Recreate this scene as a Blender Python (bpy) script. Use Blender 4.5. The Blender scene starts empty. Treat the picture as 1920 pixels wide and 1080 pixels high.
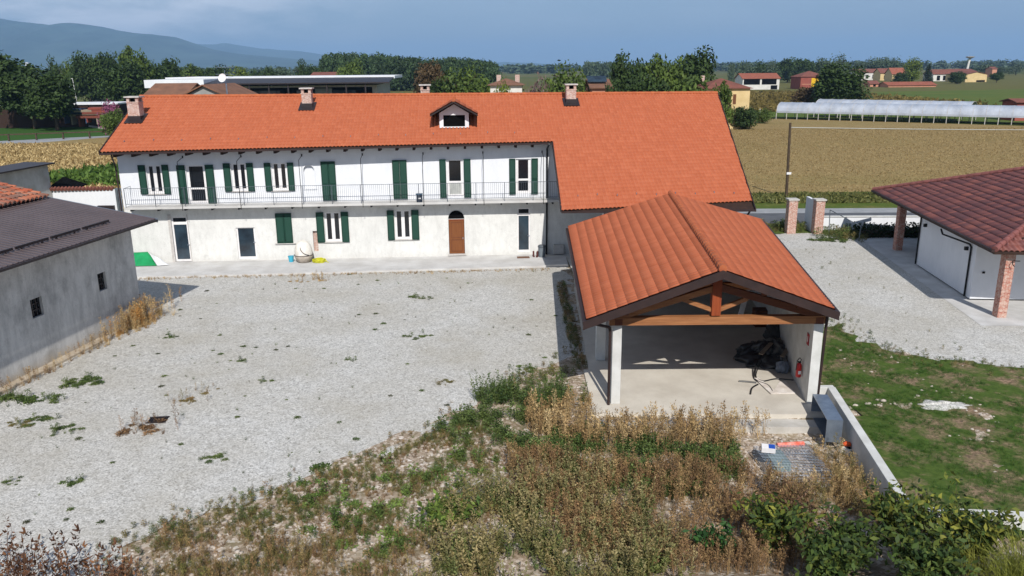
import bpy, math, random
import numpy as np
R=math.radians
random.seed(7); RNG=np.random.default_rng(11)
SC=bpy.context.scene; COL=SC.collection
# ---------------------------------------------------------------- camera
CF=1500.0; CP=math.atan(413/CF); CR=0.009; CH=11.2
cd=bpy.data.cameras.new('camera'); cam=bpy.data.objects.new('camera',cd); COL.objects.link(cam)
cd.sensor_width=36; cd.lens=36*CF/1920; cd.clip_start=.1; cd.clip_end=40000
cam.location=(0,0,CH)
cam.rotation_mode='XYZ'
from mathutils import Matrix, Vector
cam.rotation_euler=(Matrix.Rotation(math.pi/2-CP,3,'X')@Matrix.Rotation(-CR,3,'Z')).to_euler()
SC.camera=cam
# ---------------------------------------------------------------- light
SUN_EL,SUN_AZ=40.5,7.0     # azimuth: towards +x from -y
sd=bpy.data.lights.new('sun','SUN'); sun=bpy.data.objects.new('sun',sd); COL.objects.link(sun)
sd.energy=4.95; sd.angle=R(.5); sd.color=(1,.955,.89)
tosun=Vector((math.sin(R(SUN_AZ))*math.cos(R(SUN_EL)),-math.cos(R(SUN_AZ))*math.cos(R(SUN_EL)),math.sin(R(SUN_EL))))
sun.rotation_euler=tosun.to_track_quat('Z','Y').to_euler(); sun.location=(20,-40,60)
W=bpy.data.worlds.new('World'); SC.world=W; W.use_nodes=True
wt=W.node_tree; wn=wt.nodes; wl=wt.links; wn.clear()
sky=wn.new('ShaderNodeTexSky'); sky.sky_type='NISHITA'; sky.sun_disc=False
sky.sun_elevation=R(SUN_EL); sky.sun_rotation=R(180-SUN_AZ)
sky.altitude=300; sky.air_density=1.0; sky.dust_density=.6; sky.ozone_density=2.5
bg=wn.new('ShaderNodeBackground'); bg.inputs[1].default_value=.08
wo=wn.new('ShaderNodeOutputWorld')
tc=wn.new('ShaderNodeTexCoord'); mp=wn.new('ShaderNodeMapping'); mp.inputs['Scale'].default_value=(5,5,20); mp.inputs['Location'].default_value=(.6,.2,.35)
nz=wn.new('ShaderNodeTexNoise'); nz.inputs['Scale'].default_value=1.15; nz.inputs['Detail'].default_value=7; nz.inputs['Roughness'].default_value=.55
cr=wn.new('ShaderNodeValToRGB'); cr.color_ramp.elements[0].position=.43; cr.color_ramp.elements[1].position=.60
sx=wn.new('ShaderNodeSeparateXYZ'); 
mr=wn.new('ShaderNodeMapRange'); mr.inputs['From Min'].default_value=-.12; mr.inputs['From Max'].default_value=-.36; mr.inputs['To Min'].default_value=.06; mr.inputs['To Max'].default_value=.85
mz=wn.new('ShaderNodeMapRange'); mz.inputs['From Min'].default_value=.0; mz.inputs['From Max'].default_value=.05; mz.inputs['To Min'].default_value=.15; mz.inputs['To Max'].default_value=1
mu=wn.new('ShaderNodeMath'); mu.operation='MULTIPLY'; mu2=wn.new('ShaderNodeMath'); mu2.operation='MULTIPLY'
mx=wn.new('ShaderNodeMix'); mx.data_type='RGBA'; mx.inputs[7].default_value=(10.5,11.2,12.8,1)
wl.new(tc.outputs['Generated'],mp.inputs[0]); wl.new(mp.outputs[0],nz.inputs['Vector']); wl.new(nz.outputs[0],cr.inputs[0])
wl.new(tc.outputs['Generated'],sx.inputs[0]); wl.new(sx.outputs[0],mr.inputs[0]); wl.new(sx.outputs[2],mz.inputs[0])
wl.new(mr.outputs[0],mu.inputs[0]); wl.new(cr.outputs[0],mu.inputs[1]); wl.new(mu.outputs[0],mu2.inputs[0]); wl.new(mz.outputs[0],mu2.inputs[1])
wl.new(mu2.outputs[0],mx.inputs[0]); vr=wn.new('ShaderNodeMapRange'); vr.inputs['From Min'].default_value=.0; vr.inputs['From Max'].default_value=.16; vr.inputs['To Min'].default_value=.75; vr.inputs['To Max'].default_value=.35
vm=wn.new('ShaderNodeMix'); vm.data_type='RGBA'; vm.inputs[7].default_value=(3.3,4.75,7.5,1); wl.new(sx.outputs[2],vr.inputs[0]); wl.new(vr.outputs[0],vm.inputs[0]); wl.new(sky.outputs[0],vm.inputs[6]); wl.new(vm.outputs[2],mx.inputs[6]); wl.new(mx.outputs[2],bg.inputs[0]); wl.new(bg.outputs[0],wo.inputs[0])
SC.view_settings.view_transform='Standard'; SC.view_settings.look='None'; SC.view_settings.gamma=1; SC.view_settings.exposure=0.0
SC.cycles.max_bounces=6; SC.cycles.diffuse_bounces=3; SC.cycles.volume_bounces=0; SC.cycles.transparent_max_bounces=8
SC.cycles.use_denoising=True

# ---------------------------------------------------------------- measuring helpers (photo pixel -> world)
cP,sP,cR,sR=math.cos(CP),math.sin(CP),math.cos(CR),math.sin(CR)
def ray(px,py):
    x=(px-960)/CF; y=-(py-540)/CF
    X=x*cR+y*sR; U=-x*sR+y*cR
    return X,cP+U*sP,-sP+U*cP
def G(px,py,z=-.1):
    d=ray(px,py); t=(z-CH)/d[2]; return (d[0]*t,d[1]*t,z)
def AT(px,py,Y):
    d=ray(px,py); t=Y/d[1]; return (d[0]*t,Y,CH+d[2]*t)
def proj(X,Y,Z):
    fw=Y*cP-(Z-CH)*sP; U=Y*sP+(Z-CH)*cP
    return 960+CF*(X*cR-U*sR)/fw, 540-CF*(X*sR+U*cR)/fw
# ---------------------------------------------------------------- materials
def lin(c):
    return tuple((v/255/12.92 if v<=10 else ((v/255+.055)/1.055)**2.4) for v in c)+(1,)
MATS={}
class NT:
    def __init__(s,name):
        s.m=bpy.data.materials.new(name); s.m.use_nodes=True; s.t=s.m.node_tree; s.n=s.t.nodes; s.l=s.t.links
        s.b=s.n['Principled BSDF']; s.tc=s.n.new('ShaderNodeTexCoord'); MATS[name]=s.m
    def add(s,k,**kw):
        nd=s.n.new('ShaderNode'+k)
        for a,v in kw.items(): setattr(nd,a,v)
        return nd
    def co(s,scale=(1,1,1),src='Object',rot=(0,0,0)):
        mp=s.add('Mapping'); mp.inputs['Scale'].default_value=scale; mp.inputs['Rotation'].default_value=rot
        s.l.new(s.tc.outputs[src],mp.inputs[0]); return mp.outputs[0]
    def noise(s,scale,vec=None,detail=4,rough=.6):
        nd=s.add('TexNoise'); nd.inputs['Scale'].default_value=scale; nd.inputs['Detail'].default_value=detail; nd.inputs['Roughness'].default_value=rough
        s.l.new(vec if vec else s.co(),nd.inputs['Vector']); return nd.outputs[0]
    def vor(s,scale,vec=None,out='Color'):
        nd=s.add('TexVoronoi'); nd.inputs['Scale'].default_value=scale; s.l.new(vec if vec else s.co(),nd.inputs['Vector']); return nd.outputs[out]
    def ramp(s,f,stops):
        nd=s.add('ValToRGB'); e=nd.color_ramp.elements
        while len(e)<len(stops): e.new(.5)
        for i,(p,c) in enumerate(stops): e[i].position=p; e[i].color=c if len(c)==4 else tuple(c)+(1,)
        s.l.new(f,nd.inputs[0]); return nd.outputs[0]
    def mix(s,f,a,b,mode='MIX'):
        nd=s.add('Mix',data_type='RGBA',blend_type=mode)
        for i,v in ((0,f),(6,a),(7,b)):
            if hasattr(v,'is_linked'): s.l.new(v,nd.inputs[i])
            else: nd.inputs[i].default_value=v if i==0 else (v if len(v)==4 else tuple(v)+(1,))
        return nd.outputs[2]
    def sep(s,v):
        nd=s.add('SeparateXYZ'); s.l.new(v,nd.inputs[0]); return nd.outputs
    def mth(s,op,a,b=0.0):
        nd=s.add('Math',operation=op)
        for i,v in ((0,a),(1,b)):
            if hasattr(v,'is_linked'): s.l.new(v,nd.inputs[i])
            else: nd.inputs[i].default_value=v
        return nd.outputs[0]
    def bump(s,h,st=.4,d=.02):
        nd=s.add('Bump'); nd.inputs['Strength'].default_value=st; nd.inputs['Distance'].default_value=d
        s.l.new(h,nd.inputs['Height']); s.l.new(nd.outputs[0],s.b.inputs['Normal'])
    def out(s,col=None,rough=.8,metal=0,spec=.3):
        if col is not None:
            if hasattr(col,'is_linked'): s.l.new(col,s.b.inputs['Base Color'])
            else: s.b.inputs['Base Color'].default_value=col
        if hasattr(rough,'is_linked'): s.l.new(rough,s.b.inputs['Roughness'])
        else: s.b.inputs['Roughness'].default_value=rough
        s.b.inputs['Metallic'].default_value=metal; s.b.inputs['Specular IOR Level'].default_value=spec
        return s.m
def simple(name,c1,c2=None,scale=3,rough=.8,metal=0,bump=0,bs=20,spec=.3,lo=.35,hi=.65,det=5):
    t=NT(name); c1=lin(c1); c2=lin(c2) if c2 else tuple(v*.8 for v in c1[:3])+(1,)
    col=t.ramp(t.noise(scale,detail=det),[(lo,c1),(hi,c2)])
    if bump: t.bump(t.noise(bs),bump,.02)
    return t.out(col,rough,metal,spec)
M={}
def plaster(name,base,stain,k=.5,scale=1.0):
    t=NT(name)
    n1=t.noise(scale*.6,t.co((1,1,.6)),7,.65); n2=t.noise(scale*4,t.co((1,1,.35)),6,.7)
    c=t.ramp(n1,[(.3,lin(stain)),(.58,lin(base))])
    c=t.mix(k,c,t.ramp(n2,[(.3,lin(stain)),(.6,lin(base))]))
    z=t.sep(t.co())[2]
    if name=='lower_plaster':
        f=t.ramp(t.mth('ADD',z,t.mth('MULTIPLY',t.noise(1.8,None,7,.7),.9)),[(.42,(1,1,1)),(.85,(0,0,0))]); c=t.mix(t.mth('MULTIPLY',f,.2),c,lin((158,152,142)))
        v=t.noise(.55,t.co((1,1,1.2)),9,.7); c=t.mix(t.mth('MULTIPLY',t.ramp(v,[(.494,(0,0,0)),(.5,(1,1,1)),(.506,(0,0,0))]),.3),c,lin((140,138,136)))
        v=t.noise(.9,None,6,.7); c=t.mix(t.ramp(v,[(.62,(0,0,0)),(.74,(.4,.4,.4))]),c,lin((150,149,146)))
    t.bump(t.noise(35),.25,.01); return t.out(c,.92,0,.15)
M['white_paint']=plaster('white_paint',(222,224,228),(206,209,214),.3)
M['lower_plaster']=plaster('lower_plaster',(216,216,213),(190,190,187),.5)
def stained(name,base,dark,tan):
    t=NT(name)
    n=t.noise(.55,t.co((1,1,1)),8,.7); c=t.ramp(n,[(.30,lin(dark)),(.5,lin(base)),(.75,lin(base))])
    n=t.noise(2.4,t.co((1,1,.25)),6,.7); c=t.mix(.45,c,t.ramp(n,[(.36,lin(dark)),(.6,lin(base))]))
    z=t.sep(t.co())[2]; w=t.mth('ADD',z,t.mth('MULTIPLY',t.noise(1.5),1.0)); f=t.ramp(w,[(.45,(1,1,1)),(.95,(0,0,0))])
    c=t.mix(t.mth('MULTIPLY',f,.6),c,lin(tan))
    v=t.noise(.8,t.co((1,1,.9)),9,.75); cr_=t.ramp(v,[(.492,(0,0,0)),(.5,(1,1,1)),(.508,(0,0,0))])
    c=t.mix(t.mth('MULTIPLY',cr_,.28),c,lin((70,70,70)))
    t.bump(t.noise(9,None,8,.7),.5,.03); return t.out(c,.95,0,.1)
M['barn_plaster']=stained('barn_plaster',(206,204,200),(136,135,133),(170,152,124))
M['concrete']=simple('concrete',(196,193,188),(172,168,160),1.3,.9,0,.2,40,.2)
M['slab']=simple('slab',(206,200,188),(186,179,167),.7,.9,0,.15,40,.2,.35,.65,8)
M['pillar_conc']=simple('pillar_conc',(205,205,202),(188,188,184),2,.9,0,.15,40,.2)
M['terrace']=simple('terrace',(200,199,197),(180,178,175),.9,.9,0,.15,40,.2,.35,.65,8)
def tiles(name,cols,rough=.75,var=1.0,fleck=None):
    t=NT(name); u,v,_=t.sep(t.co(src='UV'))
    cu=t.mth('FLOOR',u); cv=t.mth('FLOOR',v)
    cb=t.add('CombineXYZ'); t.l.new(cu,cb.inputs[0]); t.l.new(cv,cb.inputs[1])
    wn_=t.add('TexWhiteNoise'); wn_.noise_dimensions='2D'; t.l.new(cb.outputs[0],wn_.inputs['Vector'])
    n=len(cols); c=t.ramp(wn_.outputs[0],[(i/max(1,n-1),lin(x)) for i,x in enumerate(cols)])
    c=t.mix(.35*var,c,t.ramp(t.noise(.35,None,5,.6),[(.35,lin(cols[0])),(.65,lin(cols[-1]))]))
    c=t.mix(t.ramp(t.noise(3,None,8,.75),[(.6,(0,0,0)),(.75,(.25,.25,.25))]),c,lin((150,120,100)))
    t.bump(t.noise(60),.15,.01); return t.out(c,rough,0,.3)
M['roof_tile']=tiles('roof_tile',[(161,86,55),(171,94,62),(166,90,59),(177,101,69),(162,88,58)])
M['ridge_tile']=simple('ridge_tile',(176,100,62),(154,82,52),3,.8)
M['mixed_tile']=tiles('mixed_tile',[(84,56,58),(90,60,62),(98,62,62),(124,76,68),(92,58,60),(134,82,72)],.6,.3)
M['old_tile']=tiles('old_tile',[(150,92,72),(168,84,56),(128,104,92),(186,112,82),(140,86,66),(108,90,82)],.9,.2)
M['far_tile']=simple('far_tile',(128,78,66),(108,68,58),.8,.9)
M['far_tile_brown']=simple('far_tile_brown',(128,92,72),(108,78,62),.8,.9)
M['far_tile_orange']=simple('far_tile_orange',(150,88,68),(130,76,60),.8,.9)
M['brown_sheet']=simple('brown_sheet',(94,82,82),(84,73,73),.8,.42,.25,0,9,.5)
M['dark_metal']=simple('dark_metal',(52,44,46),(40,34,36),2,.5,.3,0,9,.5)
M['dark_wood']=simple('dark_wood',(58,40,32),(44,30,24),4,.8)
M['fascia']=simple('fascia',(60,46,44),(48,38,38),2,.55,.2)
def wood(name,a,b,ax=0):
    t=NT(name); s=[18,18,18]; s[ax]=1.2
    c=t.ramp(t.noise(1.2,t.co(tuple(s)),6,.65),[(.3,lin(a)),(.7,lin(b))]); return t.out(c,.65,0,.3)
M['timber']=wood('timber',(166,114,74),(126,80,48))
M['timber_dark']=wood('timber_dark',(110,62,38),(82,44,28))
M['timber_red']=wood('timber_red',(150,72,36),(118,52,26),2)
M['door_wood']=wood('door_wood',(128,78,42),(104,60,30),2)
t=NT('shutter_green'); w=t.add('TexWave',wave_type='BANDS',bands_direction='Z'); w.inputs['Scale'].default_value=5.5; t.l.new(t.co(),w.inputs['Vector'])
M['shutter_green']=t.out(t.ramp(w.outputs[0],[(.2,lin((12,42,34))),(.7,lin((30,78,64)))]),.6,0,.25); t.bump(w.outputs[0],.5,.02)
M['shutter_frame']=simple('shutter_frame',(16,58,46),(13,48,38),3,.5)
M['glass_dark']=simple('glass_dark',(26,30,36),(18,20,24),1.2,.08,0,0,9,.7)
M['glass_blue']=simple('glass_blue',(50,66,78),(30,38,46),.8,.1,0,0,9,.7)
M['pvc']=simple('pvc',(226,224,224),(214,212,212),4,.5)
M['sill']=simple('sill',(190,186,182),(170,166,162),5,.8)
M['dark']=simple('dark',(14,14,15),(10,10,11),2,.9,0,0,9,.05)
M['black_metal']=simple('black_metal',(34,36,40),(24,26,28),3,.5,.4)
M['railing_metal']=simple('railing_metal',(92,98,108),(78,84,92),3,.5,.3)
M['galvanised']=simple('galvanised',(150,162,176),(122,134,150),2.5,.4,.7,0,9,.5)
M['fence_grey']=simple('fence_grey',(110,118,124),(92,100,106),2,.5,.4)
def brick(name,a,b,mortar,scale=1.0,rowh=.065,mort=.02):
    t=NT(name); x,y,z=t.sep(t.co())
    cb=t.add('CombineXYZ'); t.l.new(t.mth('ADD',x,y),cb.inputs[0]); t.l.new(z,cb.inputs[1])
    bt=t.add('TexBrick'); bt.inputs['Scale'].default_value=scale; bt.inputs['Brick Width'].default_value=.25; bt.inputs['Row Height'].default_value=rowh
    bt.inputs['Mortar Size'].default_value=mort*.5; bt.inputs['Mortar Smooth'].default_value=.3; bt.inputs['Bias'].default_value=0
    bt.inputs['Color1'].default_value=lin(a); bt.inputs['Color2'].default_value=lin(b); bt.inputs['Mortar'].default_value=lin(mortar)
    t.l.new(cb.outputs[0],bt.inputs['Vector'])
    c=t.mix(t.ramp(t.noise(7,None,5,.7),[(.45,(0,0,0)),(.62,(.75,.75,.75))]),bt.outputs[0],lin(mortar))
    t.bump(bt.outputs[1],-.4,.01); return t.out(c,.9,0,.15)
M['brick']=brick('brick',(168,92,74),(140,72,58),(196,176,162))
M['brick_pale']=brick('brick_pale',(176,136,120),(150,110,98),(196,184,176))
# ground materials
def gravel():
    t=NT('gravel'); v=t.vor(26); g=t.sep(v)[0]
    c=t.ramp(g,[(0,lin((128,126,121))),(.25,lin((172,170,165))),(.6,lin((193,191,186))),(1,lin((220,218,213)))])
    v2=t.sep(t.vor(9))[1]; c=t.mix(.28,c,t.ramp(v2,[(0,lin((146,144,139))),(.5,lin((188,186,181))),(1,lin((214,212,207)))]))
    n=t.noise(.22,None,7,.65); c=t.mix(t.ramp(n,[(.40,(0,0,0)),(.72,(.55,.55,.55))]),c,lin((160,152,134)))
    n=t.noise(1.3,None,6,.7); c=t.mix(t.ramp(n,[(.55,(0,0,0)),(.8,(.4,.4,.4))]),c,lin((146,140,126)))
    t.bump(g,.6,.03); return t.out(c,.95,0,.1)
M['gravel']=gravel()
def soil():
    t=NT('soil'); v=t.sep(t.vor(11))[0]
    c=t.ramp(v,[(0,lin((126,110,94))),(.5,lin((164,148,130))),(.85,lin((192,178,164))),(1,lin((218,210,200)))])
    n=t.noise(.9,None,8,.7); c=t.mix(t.ramp(n,[(.46,(0,0,0)),(.66,(.6,.6,.6))]),c,lin((98,94,58)))
    n=t.noise(2.3,None,8,.7); c=t.mix(t.ramp(n,[(.52,(0,0,0)),(.7,(.6,.6,.6))]),c,lin((116,94,66)))
    # farmland far away
    y=t.sep(t.co())[1]; f=t.ramp(t.mth('MULTIPLY',t.mth('SUBTRACT',y,45),.1),[(0,(0,0,0)),(1,(1,1,1))])
    vv=t.sep(t.vor(.0032,t.co((.35,1,1),rot=(0,0,.15))))[0]
    fc=t.ramp(vv,[(0,lin((72,84,44))),(.3,lin((92,96,56))),(.55,lin((112,98,66))),(.8,lin((66,84,42))),(1,lin((126,112,78)))])
    fc=t.mix(.3,fc,t.ramp(t.noise(.15,None,8,.7),[(.3,lin((60,72,38))),(.7,lin((112,108,64)))]))
    c=t.mix(f,c,fc); t.bump(v,.5,.04); return t.out(c,.95,0,.05)
M['soil']=soil()
def lawn(name,g1,g2,soilc,lo,hi,ns=.8):
    t=NT(name); n=t.noise(6,None,8,.75); c=t.ramp(n,[(.3,lin(g1)),(.7,lin(g2))])
    s=t.ramp(t.sep(t.vor(14))[0],[(0,lin(tuple(v*.75 for v in soilc))),(1,lin(tuple(min(255,v*1.15) for v in soilc)))])
    m=t.noise(ns,None,8,.68); c=t.mix(t.ramp(m,[(lo,(0,0,0)),(hi,(1,1,1))]),c,s); t.bump(n,.6,.05); return t.out(c,.95,0,.05)
M['patchy_lawn']=lawn('patchy_lawn',(56,74,34),(84,102,48),(132,112,92),.47,.62,.7)
M['far_lawn']=lawn('far_lawn',(44,72,34),(66,98,44),(104,108,60),.7,.95,.1)
M['grass_verge']=lawn('grass_verge',(62,80,34),(92,104,50),(120,112,66),.5,.8,.5)
def stubble():
    t=NT('stubble'); 
    r=t.noise(1.0,t.co((.35,2.4,1)),6,.7); c=t.ramp(r,[(.3,lin((114,98,62))),(.52,lin((138,120,80))),(.75,lin((156,138,98)))])
    n=t.noise(9,None,3,.8); c=t.mix(t.ramp(n,[(.52,(0,0,0)),(.62,(.8,.8,.8))]),c,lin((176,152,112)))
    n=t.noise(5,t.co((1,1,1)),4,.8); c=t.mix(t.ramp(n,[(.52,(0,0,0)),(.66,(.7,.7,.7))]),c,lin((84,64,36)))
    n=t.noise(.05,t.co((.4,1.4,1)),5,.6); c=t.mix(t.ramp(n,[(.5,(0,0,0)),(.75,(.35,.35,.35))]),c,lin((104,106,54)))
    return t.out(c,.95,0,.05)
M['stubble']=stubble()
M['asphalt']=simple('asphalt',(92,94,98),(80,82,86),1.2,.9,0,.2,40)
M['shoulder']=simple('shoulder',(150,152,154),(134,136,138),1.2,.9)
M['rock']=simple('rock',(190,180,168),(160,148,136),4,.9,0,.4,12)
M['bare_earth']=lawn('bare_earth',(150,126,106),(172,148,128),(134,112,92),.45,.65,.6)
# foliage: colours come from a per-plant colour attribute
def leafmat(name,rough=.65,trans=.15):
    t=NT(name); a=t.add('Attribute',attribute_name='col'); c=t.mix(.25,a.outputs[0],t.ramp(t.noise(.9,t.co(src='Object'),5),[(.3,(.02,.02,.01)),(.7,(.12,.13,.05))]),'MIX')
    m=t.out(a.outputs[0],rough,0,.25)
    tr=t.add('BsdfTranslucent'); t.l.new(a.outputs[0],tr.inputs[0]); ms=t.add('MixShader'); ms.inputs[0].default_value=trans
    o=t.n['Material Output']; t.l.new(t.b.outputs[0],ms.inputs[1]); t.l.new(tr.outputs[0],ms.inputs[2]); t.l.new(ms.outputs[0],o.inputs[0]); return m
M['leaf']=leafmat('leaf'); M['dry']=leafmat('dry',.9,.05)
M['bark']=simple('bark',(84,70,56),(62,52,42),6,.9)
# ---------------------------------------------------------------- object helpers
def tag(o,label=None,cat=None,group=None,kind=None):
    if label: o['label']=label
    if cat: o['category']=cat
    if group: o['group']=group
    if kind: o['kind']=kind
    return o
def empty(name,loc=(0,0,0),rz=0,label=None,cat=None,group=None):
    o=bpy.data.objects.new(name,None); COL.objects.link(o); o.location=loc; o.rotation_euler=(0,0,rz); o.empty_display_size=.3
    return tag(o,label,cat,group)
def link(name,me,parent=None,mats=()):
    for m in mats: me.materials.append(m)
    o=bpy.data.objects.new(name,me); COL.objects.link(o)
    if parent: o.parent=parent
    return o
def mesh_np(name,V,F,mat,parent=None,cols=None,uv=None,smooth=False):
    V=np.asarray(V,np.float32); F=np.asarray(F,np.int32); k=F.shape[1]
    me=bpy.data.meshes.new(name); me.vertices.add(len(V)); me.vertices.foreach_set('co',V.ravel())
    me.loops.add(F.size); me.loops.foreach_set('vertex_index',F.ravel())
    me.polygons.add(len(F)); me.polygons.foreach_set('loop_start',np.arange(len(F),dtype=np.int32)*k)
    me.polygons.foreach_set('loop_total',np.full(len(F),k,np.int32))
    if smooth: me.polygons.foreach_set('use_smooth',np.ones(len(F),bool))
    if uv is not None:
        l=me.uv_layers.new(name='UVMap'); l.data.foreach_set('uv',np.asarray(uv,np.float32)[F.ravel()].ravel())
    me.update()
    if cols is not None:
        a=me.color_attributes.new('col','FLOAT_COLOR','POINT'); c=np.ones((len(V),4),np.float32); c[:,:3]=cols; a.data.foreach_set('color',c.ravel())
    return link(name,me,parent,[mat] if not isinstance(mat,(list,tuple)) else mat)
def vnorm(a): a=np.array(a,float); return a/np.linalg.norm(a)
class MB:
    def __init__(s): s.v=[];s.f=[];s.m=[]
    def poly(s,pts,m=0):
        i=len(s.v); s.v+= [tuple(p) for p in pts]; s.f.append(tuple(range(i,i+len(pts)))); s.m.append(m); return s
    def hexa(s,b,t,m=0):
        i=len(s.v); n=len(b); s.v+=[tuple(p) for p in b]+[tuple(p) for p in t]
        s.f.append(tuple(range(i+n-1,i-1,-1))); s.f.append(tuple(range(i+n,i+2*n))); s.m+=[m,m]
        for k in range(n): s.f.append((i+k,i+(k+1)%n,i+n+(k+1)%n,i+n+k)); s.m.append(m)
        return s
    def box(s,x0,x1,y0,y1,z0,z1,m=0):
        return s.hexa([(x0,y0,z0),(x1,y0,z0),(x1,y1,z0),(x0,y1,z0)],[(x0,y0,z1),(x1,y0,z1),(x1,y1,z1),(x0,y1,z1)],m)
    def beam(s,p,q,w,h,m=0,up=(0,0,1)):
        p=np.array(p,float);q=np.array(q,float); d=vnorm(q-p); r=vnorm(np.cross(d,up)); u=np.cross(r,d); r=r*w/2;u=u*h/2
        return s.hexa([p-r-u,p+r-u,p+r+u,p-r+u],[q-r-u,q+r-u,q+r+u,q-r+u],m)
    def tube(s,p,q,r0,r1=None,n=8,m=0):
        r1=r0 if r1 is None else r1; p=np.array(p,float);q=np.array(q,float); d=vnorm(q-p)
        a=np.array([0,0,1.]) if abs(d[2])<.9 else np.array([1.,0,0]); x=vnorm(np.cross(d,a)); y=np.cross(d,x)
        c=[(math.cos(2*math.pi*k/n),math.sin(2*math.pi*k/n)) for k in range(n)]
        return s.hexa([p+(x*a_+y*b_)*r0 for a_,b_ in c],[q+(x*a_+y*b_)*r1 for a_,b_ in c],m)
    def path(s,pts,r,n=8,m=0):
        for a,b in zip(pts[:-1],pts[1:]): s.tube(a,b,r,r,n,m)
        return s
    def lathe(s,c,prof,n=20,m=0):
        i=len(s.v)
        for r,z in prof:
            for k in range(n): s.v.append((c[0]+r*math.cos(2*math.pi*k/n),c[1]+r*math.sin(2*math.pi*k/n),c[2]+z))
        for j in range(len(prof)-1):
            for k in range(n): s.f.append((i+j*n+k,i+j*n+(k+1)%n,i+(j+1)*n+(k+1)%n,i+(j+1)*n+k)); s.m.append(m)
        return s
    def prism(s,poly,z0,z1,m=0):
        return s.hexa([(p[0],p[1],z0) for p in poly],[(p[0],p[1],z1) for p in poly],m)
    def build(s,name,mat,parent=None,smooth=False,bevel=0):
        me=bpy.data.meshes.new(name); me.from_pydata([tuple(map(float,v)) for v in s.v],[],s.f)
        mats=mat if isinstance(mat,(list,tuple)) else [mat]
        me.polygons.foreach_set('material_index',s.m)
        if smooth: me.polygons.foreach_set('use_smooth',[True]*len(s.f))
        me.update(); o=link(name,me,parent,mats)
        if bevel:
            b=o.modifiers.new('bevel','BEVEL'); b.width=bevel; b.segments=2; b.limit_method='ANGLE'
        return o
def wall_holes(mb,u0,u1,z0,z1,holes,n0,depth,m=0):
    "front face of a wall at y=n0 with rectangular openings and reveals going back by depth"
    us=sorted({u0,u1,*[h[0] for h in holes],*[h[1] for h in holes]}); zs=sorted({z0,z1,*[h[2] for h in holes],*[h[3] for h in holes]})
    us=[u for u in us if u0<=u<=u1]; zs=[z for z in zs if z0<=z<=z1]
    for a,b in zip(us[:-1],us[1:]):
        for c,d in zip(zs[:-1],zs[1:]):
            mu_,mz_=(a+b)/2,(c+d)/2
            if any(h[0]<mu_<h[1] and h[2]<mz_<h[3] for h in holes): continue
            mb.poly([(a,n0,c),(b,n0,c),(b,n0,d),(a,n0,d)],m)
    for a,b,c,d in holes:
        y=n0+depth
        mb.poly([(a,n0,c),(a,y,c),(a,y,d),(a,n0,d)],m); mb.poly([(b,n0,c),(b,n0,d),(b,y,d),(b,y,c)],m)
        mb.poly([(a,n0,d),(a,y,d),(b,y,d),(b,n0,d)],m); mb.poly([(a,n0,c),(b,n0,c),(b,y,c),(a,y,c)],m)
def tile_sheet(name,pt,u0,u1,ts,uL,uR,nrm,mat,parent,col=.215,amp=.030,lift=.007,seg=6,uvo=(0,0)):
    "rows of barrel tiles: pt(u,t)->xyz arrays, ts the row edges from eave to ridge"
    nc=int(math.ceil((u1-u0)/col)); us=u0+np.arange(nc*seg+1)*col/seg
    ph=(np.arange(nc*seg+1)%seg)/seg; prof=amp*np.abs(np.cos(ph*math.pi))**.8*2-amp
    V=[];UV=[];F=[];nv=len(us); nrm=np.array(nrm,float)
    for k in range(len(ts)-1):
        j=RNG.normal(0,.004)
        for (t,off,vv) in ((ts[k],-.012,k+.1),(ts[k],lift+j,k+.1),(ts[k+1],0,k+.9)):
            u=np.clip(us,uL(t),uR(t)); P=pt(u,t)+nrm[None,:]*(prof+off)[:,None]
            V.append(P); UV.append(np.stack([np.minimum(us/col+.01,1e6)+uvo[0],np.full(nv,vv+uvo[1])],1))
        b=k*3*nv; i=np.arange(nv-1)
        keep=np.ones(nv-1,bool); u=np.clip(us,uL(ts[k]),uR(ts[k])); u2=np.clip(us,uL(ts[k+1]),uR(ts[k+1])); keep=(u[1:]-u[:-1]>1e-4)|(u2[1:]-u2[:-1]>1e-4); i=i[keep]
        for r in (0,1): F.append(np.stack([b+r*nv+i,b+r*nv+i+1,b+(r+1)*nv+i+1,b+(r+1)*nv+i],1))
    return mesh_np(name,np.concatenate(V),np.concatenate(F),mat,parent,uv=np.concatenate(UV))
def ridge_run(name,p,q,mat,parent,r=.12,L=.4):
    p=np.array(p,float);q=np.array(q,float); D=np.linalg.norm(q-p); n=max(1,int(D/L)); mb=MB()
    for k in range(n): mb.tube(p+(q-p)*k/n,p+(q-p)*(k+1.02)/n,r*1.1,r*.95,10)
    return mb.build(name,mat,parent)
def sheet(name,poly,z,mat,kind='structure',jit=0,sub=0,label=None,cat=None):
    P=[tuple(p[:2]) for p in poly]
    if sub:
        Q=[]
        for a,b in zip(P,P[1:]+P[:1]):
            L=math.hypot(b[0]-a[0],b[1]-a[1]); n=max(1,int(L/sub)) if L<80 else 1
            for k in range(n):
                f=k/n; Q.append((a[0]+(b[0]-a[0])*f+(random.gauss(0,jit) if k else 0),a[1]+(b[1]-a[1])*f+(random.gauss(0,jit) if k else 0)))
        P=Q
        from mathutils.geometry import delaunay_2d_cdt
        vv,_,ff,_,_,_=delaunay_2d_cdt([Vector(p) for p in P],[],[list(range(len(P)))],1,1e-5)
        me=bpy.data.meshes.new(name); me.from_pydata([(v[0],v[1],z) for v in vv],[],[f if (vv[f[1]]-vv[f[0]]).cross(vv[f[2]]-vv[f[0]])>0 else f[::-1] for f in ff]); me.update(); return tag(link(name,me,None,[mat]),label,cat,None,kind)
    return tag(MB().poly([(x,y,z) for x,y in P]).build(name,mat),label,cat,None,kind)
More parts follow.
